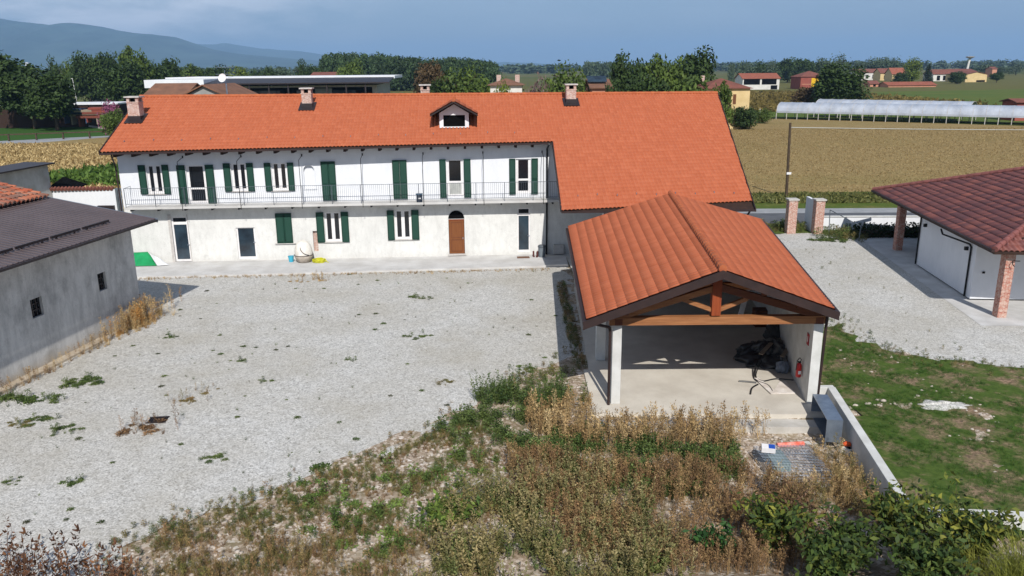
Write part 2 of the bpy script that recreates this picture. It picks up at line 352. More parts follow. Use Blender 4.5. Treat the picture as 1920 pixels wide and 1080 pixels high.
#==PART2==
# ================================================================ SETTING
def ground_h(X,Y):
    d=np.exp(-(np.maximum(0,np.abs(X-6.8)-4.6)/1.3)**2)*np.exp(-(np.maximum(0,np.abs(Y-20.2)-3.6)/.55)**2)
    near=np.exp(-(np.maximum(0,np.abs(X)-16)/2)**2)*(Y<27)*(Y>6)
    n=.03*np.sin(X*1.7+Y*.9)*np.sin(Y*2.1-X*.6)+.02*np.sin(X*4.1)*np.sin(Y*3.7)
    L=(X+10.2)*(29.2-15.9)-(Y-15.9)*(.9+10.2); L=L/17.3; w=np.clip((L+.3)/.7,0,1)*(Y<31)*(Y>6)*(np.abs(X)<16)
    return -.128+.036*w-.32*d+n*near*w
xs=np.concatenate([[-14000,-6000,-2500,-900,-300,-100,-45],np.arange(-24,30.1,.4),[45,100,300,900,2500,6000,14000]])
ys=np.concatenate([[-300,-60,0,6],np.arange(9,34.1,.4),[40,60,100,200,400,900,2500,6000,14000]])
GX,GY=np.meshgrid(xs,ys); GZ=ground_h(GX,GY); nx,ny=len(xs),len(ys)
idx=np.arange(nx*ny).reshape(ny,nx)
tag(mesh_np('ground',np.stack([GX,GY,GZ],-1).reshape(-1,3),np.stack([idx[:-1,:-1],idx[:-1,1:],idx[1:,1:],idx[1:,:-1]],-1).reshape(-1,4),M['soil'],smooth=True),kind='structure')
# farmhouse frame
HA=Vector((-20.409,47.354,0)); HE=Vector((.99848,.05521,0)); HN=Vector((-.05521,.99848,0)); HROT=math.atan2(HE.y,HE.x)
def H2W(u,n,z=0): p=HA+HE*u+HN*n; return (p.x,p.y,z)
yard=[H2W(-8,-3.2),H2W(23.6,-3.0),(3.15,44),(2.95,29.2),(1.9,29.0)]+[G(*p) for p in ((1010,688),(930,735),(880,775),(800,812),(740,848),(640,880),(560,910),(470,940),(380,965),(310,985),(250,1015),(190,1080))]+[(-12,12),(-26,12),(-26,60),(-20,62)]
sheet('gravel_yard',[(p[0],p[1]) for p in yard],-.1,M['gravel'],jit=.2,sub=.3)
drive=[(12.9,33.6)]+[G(*p) for p in ((1570,612),(1600,642),(1650,660),(1700,672),(1760,684),(1830,688),(1920,697))]+[(24,27.6),(60,26),(60,54.2),(27.5,54.4),(22.5,54.4),(13,54.9),(12.4,46)]
sheet('gravel_drive',[(p[0],p[1]) for p in drive],-.1,M['gravel'],jit=.22,sub=.32)
sheet('lawn',[(10.9,34.5),(13.4,33.9)]+[(p[0]+.2,p[1]+.3) for p in (G(1570,612),G(1600,642),G(1650,660),G(1700,672),G(1760,684),G(1830,688),G(1920,697))]+[(24,28),(60,27),(60,8),(12.8,8),(12.9,17.6),(10.5,17.6),(10.4,19),(11.3,25.8)],-.066,M['patchy_lawn'],jit=.25,sub=.4)
sheet('bare_earth_patch',[G(*p) for p in ((1830,690),(1920,700))]+[(22,28),(23,25.6),G(1905,745),G(1850,720),(17.8,28.3)],-.1,M['bare_earth'],jit=.2,sub=.4)
tb=MB().prism([H2W(-8,-3.55)[:2],H2W(5,-3.5)[:2],H2W(12,-3.35)[:2],H2W(22.5,-3.02)[:2],H2W(23.6,-3.0)[:2],H2W(23.75,-.3)[:2],H2W(36,-.3)[:2],H2W(36,.3)[:2],H2W(-8,.3)[:2]],-.3,0)
tag(tb.build('terrace',M['terrace']),kind='structure')
sheet('porch_floor',[H2W(23.75,-.3),H2W(23.6,-7.4),H2W(33,-7.4),H2W(34,-.3)],-.02,M['concrete'])
# road, verge, fields
sheet('road',[(9,58.6),(150,56.2),(150,60.0),(9,62.9)],-.1,M['asphalt'])
sheet('road_shoulder',[(9,62.9),(150,60.0),(150,62.3),(9,65.0)],-.095,M['shoulder'])
sheet('grass_verge',[(9,65),(150,62.3),(150,72.5),(33,73.3),(9,72.6)],-.1,M['grass_verge'])
sheet('gate_apron',[(12,54.9),(21,54.7),(24,55.9),(150,54.3),(150,56.2),(12,58.6)],-.11,M['grass_verge'])
sheet('stubble_field',[(-150,60),(-22,60.5),(9,72.6),(33,73.3),(150,72.5),(160,140),(96,151.5),(58,180),(20,185),(-60,150),(-72,144),(-82,128.5),(-150,112)],-.09,M['stubble'])
sheet('farm_track',[(-150,112),(-82,128.5),(-72,144),(-60,150),(-60,154),(-73,148),(-89,137),(-150,118)],-.09,M['shoulder'])
sheet('far_lawn',[(-150,118),(-89,137),(-73,148),(-60,154),(-40,170),(-60,215),(-170,215)],-.085,M['far_lawn'])
sheet('pasture',[(20,185),(58,181),(96,152.5),(160,142),(400,150),(420,420),(70,330),(60,270),(20,240)],-.08,lawn('pasture_grass',(70,92,44),(92,104,52),(108,108,58),.45,.8,.06))
# mountains
def ridge(name,prof,Y,dep,mat,seed):
    rg=np.random.default_rng(seed); px=np.linspace(prof[0][0],prof[-1][0],160)
    py=np.interp(px,[p[0] for p in prof],[p[1] for p in prof])+rg.normal(0,.35,160).cumsum()*.12
    rows=14; V=[]
    for r in range(rows):
        f=r/(rows-1)
        for a,b in zip(px,py):
            X,_,Z=AT(a,b,Y); g=math.sin(a*.09+f*6)*.12+math.sin(a*.23+f*3)*.06
            hz=max(0,Z)*(math.sin(f*math.pi/2)**.9)*(1+g*(1-f)*f*2.5); V.append((X,Y-dep*(1-f)+dep*.12*g*f*(1-f)*4,hz-.3))
    for a,b in zip(px,py):
        X,_,Z=AT(a,b,Y); V.append((X*1.2,Y+dep,-.3))
    i=np.arange((rows)*159); r=i//159; c=i%159; b=r*160+c
    return tag(mesh_np(name,V,np.stack([b,b+1,b+161,b+160],1),mat,smooth=True),kind='structure')
hill=simple('hill_forest',(32,54,56),(64,86,80),.0022,.95,det=12)
ridge('mountain',[(-500,75),(-300,50),(-120,44),(-30,36),(20,39),(60,43),(110,50),(140,53),(165,47),(190,50),(235,60),(290,66),(330,70),(360,80),(400,93),(440,100),(500,106),(560,111),(620,115),(700,119),(780,125),(860,131)],9000,2600,hill,3)
ridge('far_mountain',[(300,98),(380,84),(430,82),(500,93),(560,96),(620,105),(700,110),(780,118),(860,119),(905,121),(940,117.5),(985,118.5),(1050,123),(1150,128),(1300,130)],14000,3000,hill,5)
# ================================================================ FARMHOUSE
fh=empty('farmhouse',HA,HROT,'long white two-storey farmhouse with orange tiled roof, green shutters and balcony','farmhouse')
T=.42; Z0=6.87; N0=-1.1
def rz_(n): return Z0+T*(n-N0)
RN=np.array([0,-T,1])/math.hypot(T,1)
nE=lambda u:-1.28+(u+2.93)*(.48/25.8); nR=lambda u:5.41-(u+2.98)*(.35/37.4)
wins=[('W',-1.06,-.17,4.18,5.85,-1.5,.24),('D',1.22,2.33,3.53,5.81,.71,2.84),('W',3.84,4.73,4.26,5.88,3.41,5.15),('W',6.20,7.11,4.25,5.87,5.79,7.51),
 ('D1',16.56,17.56,3.66,5.92,16.14,18.01),('D1',20.74,21.64,3.80,5.90,20.33,22.07)]
lows=[('W',9.09,10.07,1.06,2.86,8.61,10.54),('W',13.32,14.31,1.12,2.90,12.87,14.79)]
holes_up=[(w[1],w[2],w[3],w[4]) for w in wins]
holes_lo=[(w[1],w[2],w[3],w[4]) for w in lows]+[(.01,.95,.0,2.75),(3.77,4.88,.08,2.03),(16.58,17.55,.1,2.30),(20.8,21.6,.14,2.9),(8.33,8.62,.46,1.74)]
holes_up.append((8.06,8.71,4.34,5.76))
mb=MB(); wall_holes(mb,-2.64,32.9,3.42,6.98,holes_up,0,.22,0); wall_holes(mb,-2.64,32.9,-.12,3.42,holes_lo,-.006,.22,1)
for a,b in ((-2.64,0),(32.9,0)):
    mb.poly([(a,0,-.12),(a,11.5,-.12),(a,11.5,6.6),(a,nR(a),9.3),(a,0,7.0)] if a<0 else [(a,0,-.12),(a,0,7.0),(a,nR(a),9.2),(a,11.5,6.6),(a,11.5,-.12)],0)
mb.poly([(-2.64,11.5,-.12),(32.9,11.5,-.12),(32.9,11.5,6.6),(-2.64,11.5,6.6)],0)
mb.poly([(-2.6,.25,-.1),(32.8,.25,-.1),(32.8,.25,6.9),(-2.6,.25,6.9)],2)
mb.build('wall',[M['white_paint'],M['lower_plaster'],M['dark']],fh)
# roof deck and tiles
rf=MB()
def slab4(mb,q,th,m=0): mb.hexa([(a,b,c-th) for a,b,c in q],q,m)
q=lambda u,n,dz=-.09:(u,n,rz_(n)+dz)
slab4(rf,[q(-2.9,nE(-2.9)+.03),q(22.8,nE(22.8)+.03),q(34.2,nR(34.4)),q(-2.9,nR(-2.9))],.10)
slab4(rf,[q(22.66,-7.55),q(32.7,-7.85),q(34.25,4.9),q(22.86,-.85)],.101)
rb=lambda u,n:(u,n,rz_(nR(u))-.05-.42*(n-nR(u)))
slab4(rf,[rb(-2.9,nR(-2.9)),rb(34.2,nR(34.2)),rb(34.2,12.4),rb(-2.9,12.4)],.10)
roof=rf.build('roof',M['dark_wood'],fh)
def vergeR(n): return 34.41-(5.06-n)*(1.71/13.0)
K=18
def ptm(u,t):
    n=nE(u)+t*(nR(u)-nE(u)); return np.stack([u,n,rz_(n)],-1)
tile_sheet('roof_tiles',ptm,-2.98,34.6,np.arange(K+1)/K,lambda t:-2.96,lambda t:vergeR(-.75+t*5.8),RN,M['roof_tile'],roof,lift=.022)
k2=np.arange(-22,1)/K
def ptl(u,t): n=nE(u)*0-.80+.02*0+ (u-22.9)*.012+t*5.88; return np.stack([u,n,rz_(n)],-1)
def ptl(u,t):
    n=nE(u)+t*(nR(u)-nE(u)); return np.stack([u,n,rz_(n)],-1)
tl=-((7.62-.8)/5.9)
k2=np.linspace(tl,0,20)
tile_sheet('roof_tiles',ptl,22.6,34.6,k2,lambda t:22.9+.30*t/1.16,lambda t:vergeR(-.6+t*5.7),RN,M['roof_tile'],roof,uvo=(200,-30),lift=.022)
def ptb(u,t): n=nR(u)+t*7.1; return np.stack([u,n,rz_(nR(u))-.42*(n-nR(u))],-1)
tile_sheet('roof_tiles',ptb,-2.98,34.6,np.linspace(1,0,20),lambda t:-2.96,lambda t:34.3,(0,.387,.92),M['roof_tile'],roof,seg=4,uvo=(0,70))
ridge_run('ridge_tiles',(-2.96,nR(-2.9),rz_(5.41)+.03),(34.4,nR(34.4),rz_(5.06)+.03),M['ridge_tile'],roof,.11)
for k in range(16): 
    u=-2+k*1.62; n=nE(u)+.95+.1*(k%2)
    if u<22: MB().box(u,u+.03,n,n+.1,rz_(n)+.05,rz_(n)+.13).build('snow_stop',M['galvanised'],roof)
for k in range(9): 
    u=23.6+k*1.05; n=-6.6+.1*(k%2); MB().box(u,u+.03,n,n+.1,rz_(n)+.05,rz_(n)+.13).build('snow_stop',M['galvanised'],roof)
# verge flashings, gutter, rafters
MB().beam((-3.02,nE(-2.9)-.05,rz_(nE(-2.9))-.06),(-3.02,nR(-2.9),rz_(5.41)-.06),.06,.2).build('verge_flashing',M['fascia'],roof)
MB().beam((22.86,-.85,rz_(-.85)-.07),(22.60,-7.62,rz_(-7.62)-.07),.06,.22).build('verge_flashing',M['fascia'],roof)
MB().beam((vergeR(-7.95)+.04,-7.95,rz_(-7.95)-.06),(vergeR(5.06)+.04,5.06,rz_(5.06)-.06),.05,.2).build('verge_flashing',M['fascia'],roof)
gt=MB(); gt.beam((-3.0,-1.40,6.68),(22.85,-.92,6.88),.1,.1); gt.build('gutter',M['fascia'],fh)
gt=MB(); gt.beam((22.6,-7.72,3.98),(32.75,-8.0,3.93),.1,.1); gt.build('gutter',M['fascia'],fh)
k=0
for u in np.arange(-2.3,22.6,1.0):
    MB().box(u-.07,u+.07,nE(u)+.12,.3,rz_(nE(u))-.34,rz_(nE(u))-.17).build('rafter_end',M['dark_wood'],fh)
for u in np.arange(23.3,32.6,1.15):
    MB().beam((u,-7.5,rz_(-7.5)-.24),(u,-.1,rz_(-.1)-.24),.12,.16).build('rafter',M['dark_wood'],fh)
dp=MB().path([(-2.4,-1.25,6.62),(-2.45,-1.1,6.45),(-2.72,-.25,6.0),(-2.74,-.12,5.8),(-2.74,-.12,0)],.05); dp.build('downpipe',M['fascia'],fh)
dp=MB().path([(22.65,-1.0,6.85),(22.62,-.12,6.5),(22.60,-.12,0)],.055); dp.build('downpipe',M['black_metal'],fh)
dp=MB().path([(32.5,-7.85,3.9),(32.45,-7.6,3.6),(32.45,-7.6,-.1)],.05); dp.build('downpipe',M['black_metal'],fh)
# porch pillars and beam under the lower roof
mb=MB()
for u in (25.2,31.6): MB().box(u-.2,u+.2,-6.6,-6.2,-.12,3.95).build('porch_pillar',M['white_paint'],fh)
MB().box(23.2,32.0,-6.55,-6.3,3.97,4.2).build('porch_beam',M['dark_wood'],fh)
# shutters / windows
def shutter(u0,u1,z0,z1,closed=False,mid=None,par=fh):
    y=-.05
    mb=MB().box(u0,u1,y-.035,y,z0,z1)
    s=mb.build('shutter',M['shutter_green'],par)
    f=MB(); w=.055
    f.box(u0,u0+w,y-.055,y-.036,z0,z1).box(u1-w,u1,y-.055,y-.036,z0,z1).box(u0+w,u1-w,y-.055,y-.036,z0,z0+w*1.6).box(u0+w,u1-w,y-.055,y-.036,z1-w*1.3,z1)
    if mid: f.box(u0+w,u1-w,y-.055,y-.036,mid-w,mid+w)
    f.build('shutter_frame',M['shutter_frame'],s)
    h=MB()
    for z in ((z0+.18),(z1-.18)): h.box(u0-.03 if closed else u0,u0+.05,y-.07,y-.056,z-.03,z+.03)
    h.build('hinge',M['black_metal'],s)
def window(u0,u1,z0,z1,kind,lowglass='glass_dark'):
    y=.09; f=MB(); w=.07
    f.box(u0,u0+w,y,y+.06,z0,z1).box(u1-w,u1,y,y+.06,z0,z1).box(u0+w,u1-w,y,y+.06,z1-w,z1)
    panes=[]
    if kind=='W':
        c=(u0+u1)/2; f.box(u0+w,u1-w,y,y+.06,z0,z0+.13).box(c-.10,c+.10,y-.01,y+.06,z0+.13,z1-w)
        f.box(u0+w,u0+w+.06,y+.002,y+.06,z0+.13,z1-w).box(u1-w-.06,u1-w,y+.002,y+.06,z0+.13,z1-w)
        panes=[(u0+w+.06,c-.10,z0+.13,z1-w),(c+.10,u1-w-.06,z0+.13,z1-w)]
    else:
        b=z0+.16; zm=z0+(z1-z0)*.40
        f.box(u0+w,u1-w,y,y+.06,z0,b).box(u0+w,u1-w,y,y+.06,zm-.06,zm+.06)
        f.box(u0+w,u0+w+.08,y+.002,y+.06,b,z1-w).box(u1-w-.08,u1-w,y+.002,y+.06,b,z1-w)
        panes=[(u0+w+.08,u1-w-.08,b,zm-.06),(u0+w+.08,u1-w-.08,zm+.06,z1-w)]
    fo=f.build('window' if kind=='W' else 'balcony_door',M['pvc'],fh)
    for i,p in enumerate(panes):
        mt=M[lowglass] if (kind!='W' and i==0) else M['glass_dark']
        MB().poly([(p[0],y+.03,p[2]),(p[1],y+.03,p[2]),(p[1],y+.03,p[3]),(p[0],y+.03,p[3])]).build('pane',mt,fo)
    if kind=='W': MB().box(u0-.12,u1+.12,-.09,y,z0-.06,z0-.003).build('sill',M['sill'],fo)
M['pane_pale']=simple('pane_pale',(176,178,174),(150,152,150),2,.3)
for i,w in enumerate(wins):
    k,a,b,c,d,s0,s1=w
    window(a,b,c,d,'W' if k=='W' else 'D','pane_pale' if i==4 else 'glass_dark')
    zl=c-.03; mid=None if k=='W' else c+(d-c)*.42
    shutter(s0,a-.03,zl,d+.03,mid=mid); shutter(b+.03,s1,zl,d+.03,mid=mid)
for w in lows:
    k,a,b,c,d,s0,s1=w; window(a,b,c,d,'W'); shutter(s0,a-.03,c-.03,d+.03); shutter(b+.03,s1,c-.03,d+.03)
for s0,s1,z0,z1 in ((9.11,9.96,3.6,5.93),(13.33,14.19,3.62,5.95),(6.19,7.14,1.04,2.88)):
    c=(s0+s1)/2; mid=None if z1-z0<2 else z0+(z1-z0)*.42
    shutter(s0,c-.005,z0,z1,mid=mid); shutter(c+.005,s1,z0,z1,mid=mid)
MB().box(6.05,7.28,-.10,-.01,.98,1.03).build('sill',M['sill'],fh)
# blind arch niche (white, slightly raised band + recess look)
mb=MB(); n=10; c=8.385; 
arc=[(c+.34*math.cos(math.pi*k/n),5.42+.34*math.sin(math.pi*k/n)) for k in range(n+1)]
pts=[(c+.34,4.34)]+arc+[(c-.34,4.34)]
mb2=MB(); 
for a,b in zip(pts[:-1],pts[1:]): mb2.beam((a[0],-.015,a[1]),(b[0],-.015,b[1]),.05,.04,up=(0,1,0))
mb2.box(c-.42,c+.42,-.05,-.002,4.27,4.32); mb2.build('niche_surround',M['white_paint'],fh)
nm=MB().poly([(8.0,.17,4.3),(8.8,.17,4.3),(8.8,.17,5.8),(8.0,.17,5.8)])
for s in (-1,1):
    for k in range(8):
        a0=math.pi/2*k/8; a1=math.pi/2*(k+1)/8; r_=.325
        p0=(c+s*r_*math.cos(a0),-.003,5.435+r_*math.sin(a0)); p1=(c+s*r_*math.cos(a1),-.003,5.435+r_*math.sin(a1)); nm.poly([p0,p1,(p1[0],-.003,5.78),(p0[0],-.003,5.78)] if k else [p0,p1,(p1[0],-.003,5.78),(c+s*.34,-.003,5.78),(c+s*.34,-.003,5.43)])
nm.build('niche',M['white_paint'],fh)
# ground-floor doors
def glazed(u0,u1,z0,z1,trans=None,mt='glass_blue'):
    y=.07; w=.09; f=MB(); top=trans[0] if trans else z1
    f.box(u0,u0+w,y,y+.07,z0,z1).box(u1-w,u1,y,y+.07,z0,z1).box(u0+w,u1-w,y,y+.07,z0,z0+.14).box(u0+w,u1-w,y,y+.07,z1-.06,z1)
    if trans: f.box(u0+w,u1-w,y,y+.07,top-.1,top+.06)
    fo=f.build('glazed_door',M['pvc'],fh)
    MB().poly([(u0+w,y+.035,z0+.14),(u1-w,y+.035,z0+.14),(u1-w,y+.035,(top-.1) if trans else z1-.06),(u0+w,y+.035,(top-.1) if trans else z1-.06)]).build('pane',M[mt],fo)
    if trans: MB().poly([(u0+w,y+.035,top+.06),(u1-w,y+.035,top+.06),(u1-w,y+.035,z1-.06),(u0+w,y+.035,z1-.06)]).build('transom_pane',M['glass_dark'],fo)
    MB().box(u1-.16,u1-.04,y-.05,y-.001,z0+1.0,z0+1.05).build('handle',M['galvanised'],fo)
glazed(.01,.95,.0,2.75,(2.38,)); glazed(3.77,4.88,.08,2.03); glazed(20.8,21.6,.14,2.9,(2.52,))
f=MB().box(-.16,.01,-.06,-.008,-.02,2.9).box(.95,1.0,-.03,-.008,0,2.9); f.build('door_surround',M['sill'],fh)
bd=MB().box(16.6,17.53,.05,.10,.14,2.22); bdo=bd.build('entrance_door',M['door_wood'],fh)
p=MB()
for z0,z1 in ((.28,1.02),(1.14,2.1)):
    for a,b,c,d in ((16.72,17.41,z0,z0+.03),(16.72,17.41,z1-.03,z1),(16.72,16.75,z0+.03,z1-.03),(17.38,17.41,z0+.03,z1-.03)): p.box(a,b,.035,.049,c,d)
p.build('door_moulding',M['timber_dark'],bdo)
MB().box(17.42,17.47,.0,.048,1.05,1.16).build('handle',M['galvanised'],bdo)
MB().box(16.5,17.63,-.12,.05,.04,.135).build('doorstep',M['sill'],bdo)
MB().box(16.58,17.55,.02,.10,2.225,2.34).build('door_lintel',M['timber_red'],bdo)
c=17.065; fan=[(c+.49*math.cos(math.pi*k/14),-.03,2.34+.50*math.sin(math.pi*k/14)) for k in range(15)]
MB().poly(fan).build('fanlight',M['dark'],bdo)
nb=MB().poly([(8.33,.17,.46),(8.62,.17,.46),(8.62,.17,1.74),(8.33,.17,1.74)]); nb.build('exposed_masonry',M['brick_pale'],fh)
# balcony
mb=MB().box(-2.2,23.75,-1.0,-.008,3.40,3.53); bal=mb.build('balcony',M['terrace'],fh)
rl=MB()
for z in (3.72,4.64): rl.box(-2.1,23.7,-.975,-.955,z-.012,z+.012)
rl.box(-2.11,-2.085,-.96,-.02,4.63,4.65)
for x in np.arange(-2.1,23.7,1.7): rl.box(x-.015,x+.015,-.98,-.95,3.53,4.65)
rl.build('railing',M['railing_metal'],bal)
bb=MB()
for x in np.arange(-2.1,23.7,.115): bb.box(x-.0055,x+.0055,-.971,-.960,3.73,4.63)
bb.build('railing_bars',M['railing_metal'],bal)
for x in np.arange(-1.9,23.0,1.55): MB().beam((x,-.85,3.33),(x,-.0,3.33),.09,.12).build('bracket',M['black_metal'],bal)
for u in (1.13,4.5,8.04,11.6,15.19,18.76,22.32): MB().path([(u,-1.02,3.30),(u,-1.02,6.13),(u,-.02,6.3)],.018,6).box(u-.03,u+.03,-.06,-.0,6.24,6.38).build('tie_rod',M['black_metal'],fh)
# chimneys
def chimney(u,n,w,d,ztop,hasflash=True,zb=None):
    zb=rz_(n)-.2 if zb is None else zb
    mb=MB().box(u-w/2,u+w/2,n,n+d,zb,ztop-.42,0).box(u-w/2-.03,u+w/2+.03,n-.03,n+d+.03,ztop-.42,ztop-.36,0)
    for a,b in ((-w/2,-w/2+.16),(w/2-.16,w/2)):
        for c,e in ((0,.16),(d-.16,d)): mb.box(u+a,u+b,n+c,n+e,ztop-.36,ztop-.12,0)
    mb.box(u-.08,u+.08,n+.01,n+.15,ztop-.36,ztop-.12,0) if w>1.2 else None
    mb.box(u-w/2+.17,u+w/2-.17,n+.17,n+d-.17,ztop-.36,ztop-.13,3)
    mb.box(u-w/2-.10,u+w/2+.10,n-.10,n+d+.10,ztop-.12,ztop-.04,1)
    if hasflash: 
        mb.box(u-w/2-.04,u+w/2+.04,n-.04,n+d+.04,zb,rz_(n)+.33,2)
        mb.beam((u,n-.35,rz_(n-.35)+.08),(u,n+d+.1,rz_(n+d+.1)+.08),w+.4,.02,2)
    mb.build('chimney',[M['brick_pale'],M['sill'],M['dark_metal'],M['dark']],roof)
chimney(-2.22,2.2,.68,.75,9.78); chimney(7.88,3.57,.60,.6,10.15); chimney(24.55,3.75,.62,.6,10.22)
chimney(15.15,6.2,.58,.55,10.23,False,8.9)
# dormer
dn=.93; dm=MB(); zr=lambda n:rz_(n)
hol=[(16.44,17.74,7.80,8.48)]
wall_holes(dm,16.2,17.97,7.68,8.6,hol,dn,.1,0)
dm.poly([(16.2,dn,8.6),(17.97,dn,8.6),(17.09,dn,9.12)],0)
for x in (16.2,17.97): dm.poly([(x,dn,7.68),(x,dn,8.62),(x,4.0,8.62)],1)
dorm=dm.build('dormer',[M['white_paint'],M['dark_wood']],fh)
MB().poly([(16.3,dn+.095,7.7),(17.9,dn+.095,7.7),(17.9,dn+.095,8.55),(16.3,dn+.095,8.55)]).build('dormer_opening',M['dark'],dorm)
MB().box(16.1,18.07,dn-.12,dn-.002,7.60,7.72).build('sill',M['dark_metal'],dorm)
af=.62
for s in (-1,1):
    xe=17.09+s*1.42; ze=8.56; xa=17.09; za=9.34
    a=(xa,dn-af,za);b=(xe,dn-af,ze)
    e_n=(ze-Z0)/T+N0; a_n=(za-Z0)/T+N0
    slab=MB(); qq=[(xa,dn-af,za-.03),(xe,dn-af,ze-.03),(xe,e_n,ze-.03),(xa,a_n,za-.03)]
    if s>0: qq=qq[::-1]
    slab.hexa([(x,y,z-.10) for x,y,z in qq],qq); slab.beam((xa,dn-af-.03,za-.09),(xe,dn-af-.03,ze-.09),.05,.22,up=(0,1,0))
    dr=slab.build('dormer_roof',M['fascia'],dorm)
    L=math.hypot(xe-xa,ze-za); dx=(xa-xe)/L; dz=(za-ze)/L
    cols=np.array([xe,0,ze]); 
    def ptd(u,t,xe=xe,ze=ze,dx=dx,dz=dz,L=L): 
        return np.stack([xe+dx*L*t+0*u,u,ze+dz*L*t+0*u+.0],-1)
    tile_sheet('dormer_tiles',ptd,dn-af,a_n,np.arange(5)/4,lambda t:dn-af,lambda t:((ze+(za-ze)*t)-Z0)/T+N0,(-dz*(-1 if s>0 else 1)*0+s*.48,0,.87),M['roof_tile'],dorm)
ridge_run('ridge_tiles',(17.09,dn-af,9.37),(17.09,(9.34-Z0)/T+N0,9.37),M['ridge_tile'],dorm,.09)
# things on the terrace -----------------------------------------
def local(u,n,z=0): return H2W(u,n,z)
x,y,_=local(7.85,-.75)
ov=empty('garden_oven',(x,y,0),HROT,'egg-shaped white dome on a rounded beige bowl standing against the farmhouse wall','oven')
MB().lathe((0,0,0),[(.0,.0),(.30,.0),(.42,.10),(.52,.28),(.56,.42),(.54,.46),(.0,.46)],24).build('bowl',simple('bowl_beige',(186,176,164),(160,150,138),4,.8),ov,True)
MB().lathe((0,0,0),[(.52,.46),(.53,.62),(.50,.85),(.43,1.06),(.30,1.24),(.14,1.33),(.0,1.35)],24).build('dome',simple('dome_white',(226,222,214),(206,200,190),4,.6),ov,True)
MB().lathe((0,0,0),[(.56,.44),(.58,.46),(.56,.48)],24).build('rim',M['fascia'],ov)
MB().path([(-.08,-.50,1.0),(-.06,-.53,.86),(.05,-.55,.7),(.2,-.53,.58),(.4,-.42,.5)],.018,6).build('handle',M['fascia'],ov)
x,y,_=local(7.05,-.62)
bk=empty('bucket',(x,y,0),0,'small light blue plastic bucket left of the egg-shaped oven','bucket')
MB().lathe((0,0,0),[(0,.0),(.13,.0),(.17,.34),(.185,.34),(.185,.36),(.155,.36),(.12,.03),(0,.03)],18).build('shell',simple('blue_plastic',(70,172,198),(60,160,188),3,.5),bk)
MB().path([(-.17,0,.34),(-.12,-.08,.38),(0,-.12,.39),(.12,-.08,.38),(.17,0,.34)],.008,5).build('handle',M['galvanised'],bk)
x,y,_=local(8.75,-.9)
hs=[];
for k in range(90): a=k*.5; r=.28+.04*math.sin(k*1.3); hs.append((x+r*math.cos(a)*1.25,y+r*math.sin(a),.03+.028*(k//13)+.01*math.sin(k)))
hs+= [(x+.5,y-.05,.03),(x+.62,y-.18,.02)]
tag(MB().path(hs,.022,5).build('garden_hose',simple('yellow_hose',(206,206,50),(190,186,44),4,.5)),'coiled yellow garden hose on the terrace beside the white dome','garden hose')
gt_=[local(-2.9,-.05,.75),local(-1.35,-.05,.78),local(-.75,-1.0,.03),local(-2.9,-1.0,.03)]
def tarp(name,c,mat,lab,cat):
    V=[];N=14
    for i in range(N):
        for j in range(N):
            a=i/(N-1);b=j/(N-1)
            p=[(1-a)*((1-b)*c[0][k]+b*c[1][k])+a*((1-b)*c[3][k]+b*c[2][k]) for k in range(3)]
            V.append((p[0],p[1]-.04*math.sin(b*9+a*4)*math.sin(a*3.1),p[2]+.04*math.sin(b*7+a*5)*math.sin(math.pi*a)+.02))
    F=[(i*N+j,i*N+j+1,(i+1)*N+j+1,(i+1)*N+j) for i in range(N-1) for j in range(N-1)]
    o=mesh_np(name,V,F,mat,smooth=True); sm=o.modifiers.new('thick','SOLIDIFY'); sm.thickness=.012; return tag(o,lab,cat)
tarp('tarpaulin',[local(-2.9,-.12,.62),local(-1.55,-.12,.66),local(-.75,-1.05,.02),local(-2.9,-1.05,.02)],simple('green_tarp',(24,148,88),(18,128,74),2,.55),'bright green tarpaulin lying against the farmhouse wall beside the grey barn','tarpaulin')
tarp('plastic_sheet',[local(-1.5,-.10,.60),local(-1.1,-.10,.35),local(-.1,-.9,.02),local(-.7,-1.08,.02)],simple('white_sheet',(222,224,226),(206,208,212),2,.5),'crumpled white sheet on the terrace right of the green tarpaulin','plastic sheet')
x,y,_=local(22.25,-.75)
bn=empty('rubbish_bin',(x,y,0),0,'grey plastic bin with lid at the farmhouse corner by the black downpipe','bin')
MB().lathe((0,0,0),[(0,0),(.19,0),(.23,.62),(.0,.62)],18).build('barrel',simple('bin_grey',(112,120,126),(98,106,112),3,.5),bn)
MB().lathe((0,0,0),[(.25,.62),(.25,.68),(.2,.74),(0,.76)],18).build('lid',simple('bin_lid',(86,92,98),(78,84,90),3,.5),bn)
for i,(u,nn,r) in enumerate(((21.75,-.62,.1),(21.98,-.72,-.25))):
    x,y,_=local(u,nn); b=MB().box(-.05,.05,-.06,.07,.08,.34).box(-.055,.055,-.2,.08,0,.09); o=b.build('boot',simple('boot_brown%d'%i,(92,48,44),(74,38,34),4,.6),bevel=.02); o.location=(x,y,.0); o.rotation_euler=(0,0,r)
    tag(o,['dark red rubber boot standing right of the glazed door','dark red rubber boot between its pair and the grey bin'][i],'boot')
x,y,_=local(21.1,-.85); o=MB().box(-.38,.38,-.2,.2,.002,.03).build('doormat',simple('mat_brown',(116,84,66),(96,70,54),20,.95),bevel=.008); o.location=(x,y,0); o.rotation_euler=(0,0,HROT); tag(o,'brown doormat on the terrace before the narrow glazed door','doormat')
x,y,_=local(23.35,-.2); mc=empty('meter_cabinet',(x,y,0),HROT,'pale grey low meter cabinet on the shaded wall right of the downpipe','cabinet')
MB().box(-.32,.32,-.14,.15,.05,.62).build('case',M['concrete'],mc,bevel=.01); MB().box(-.28,.28,-.155,-.141,.09,.58).build('door',M['sill'],mc)
x,y,_=local(14.92,-.8); sb=empty('storage_box',(x,y,3.53),HROT,'small dark blue box with a pale label standing on the balcony','box')
